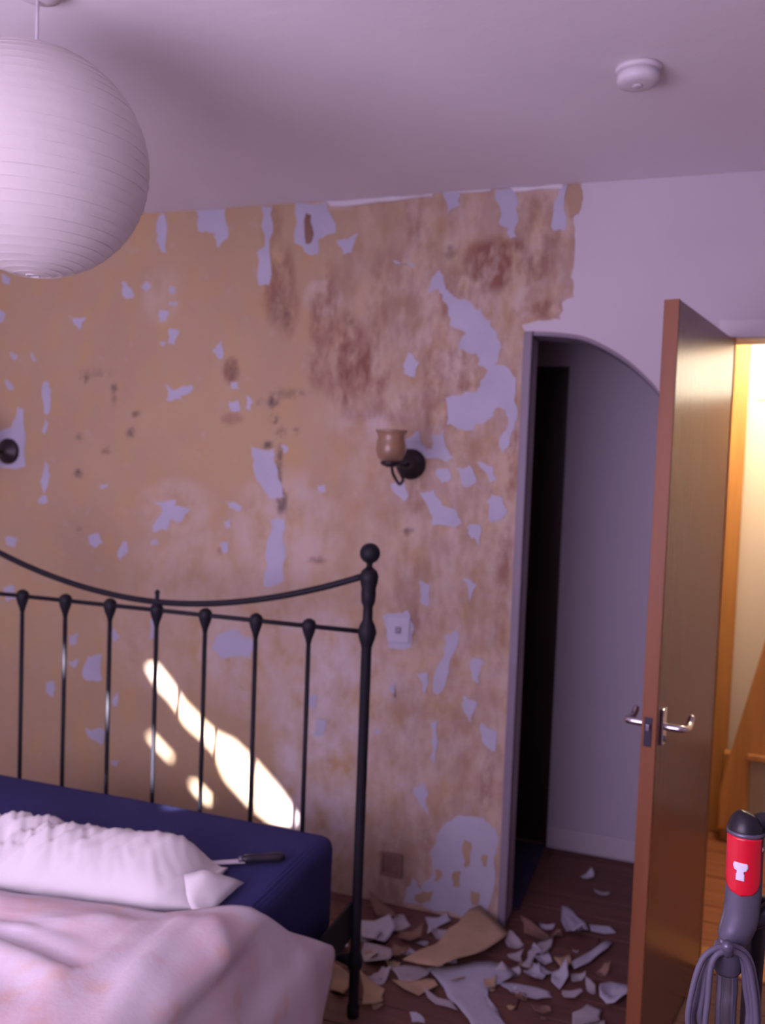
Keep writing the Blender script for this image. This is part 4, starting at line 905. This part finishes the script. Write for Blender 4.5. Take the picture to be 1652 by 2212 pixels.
def mark_half(t):
    return 0.33 + 0.05 * math.sin(t * 9) if t < 0.42 else (0.17 if t < 0.6 else 0.21)
panel(1852, 1889, mark_half, 0.0034, 'white_mark', 'mark', rp, 22, 8, mid=-0.20)
bm = bmesh.new(); tube(bm, [V(1611, 1791), V(1611, 1800)], 0.0252, 28); obj('collar', bm, 'plastic_grey', vac, True)
# tube, hook and body
bm = bmesh.new(); tube(bm, smoothpath([V(1576, 2030), V(1571, 2060), V(1570, 2130), V(1566, 2212), (0.0, 0, 0.60)], 6), 0.0142, 20); obj('wand', bm, 'tube_grey', vac, True)
bm = bmesh.new(); lathe(bm, [(0.0145, -0.022), (0.0185, -0.016), (0.0195, 0.0), (0.0185, 0.016), (0.0145, 0.022)], V(1571, 2068), 24); obj('cord_hook', bm, 'plastic_grey', vac, True)
bm = bmesh.new(); tube(bm, [V(1571, 2060), V(1571, 2056, 1.19), V(1571, 2040, 1.175)], 0.007, 10); obj('hook_prong', bm, 'plastic_grey', vac, True)
bm = bmesh.new(); tube(bm, smoothpath([V(1640, 1935, 1.26), V(1634, 2000, 1.26), V(1628, 2070, 1.26), V(1622, 2160, 1.26), V(1616, 2300, 1.25), (0.035, 0.02, 0.55), (0.03, 0.01, 0.45)], 5), 0.0135, 16); obj('hose', bm, 'plastic_dark', vac, True)
for i, (lx, rx, by, dd_) in enumerate(((1488, 1636, 2330, 1.195), (1512, 1624, 2300, 1.202), (1523, 1632, 2360, 1.190), (1498, 1616, 2280, 1.207))):
    tp = 2044 + 5 * i
    pth = smoothpath([V(1571, tp, dd_), V((1571 + lx) / 2 - 8, tp + 22, dd_), V(lx + 6, tp + 100, dd_), V(lx, (tp + by) / 2 + 40, dd_), V((lx + 1571) / 2, by, dd_), V((rx + 1571) / 2, by + 5, dd_), V(rx, (tp + by) / 2 + 30, dd_), V(rx - 6, tp + 75, dd_), V((1571 + rx) / 2 + 8, tp + 16, dd_)], 6, True)
    bm = bmesh.new(); tube(bm, pth, 0.0042, 8, True); obj('power_cord', bm, 'cord', vac, True)
bm = bmesh.new(); lathe(bm, [(0.05, 0.13), (0.085, 0.16), (0.09, 0.30), (0.088, 0.50), (0.07, 0.57), (0.035, 0.62), (0.016, 0.64)], (0, 0.0, 0), 32); obj('dust_canister', bm, 'plastic_grey', vac, True)
bm = bmesh.new(); lathe(bm, [(0.0905, 0.34), (0.0925, 0.345), (0.0925, 0.40), (0.0905, 0.405)], (0, 0, 0), 32); obj('canister_band', bm, 'red', vac, True)
obj('floor_head', boxes((-0.14, 0.14, -0.20, 0.08, 0.012, 0.085), bevel=0.02), 'plastic_dark', vac)
obj('neck', boxes((-0.05, 0.05, -0.05, 0.05, 0.08, 0.15), bevel=0.01), 'plastic_grey', vac)
for s in (-1, 1):
    bm = bmesh.new(); lathe(bm, [(0.04, -0.012), (0.045, 0.0), (0.04, 0.012)], (s * 0.155, 0.05, 0.046), 20, 'X'); obj('wheel', bm, 'plastic_dark', vac, True)
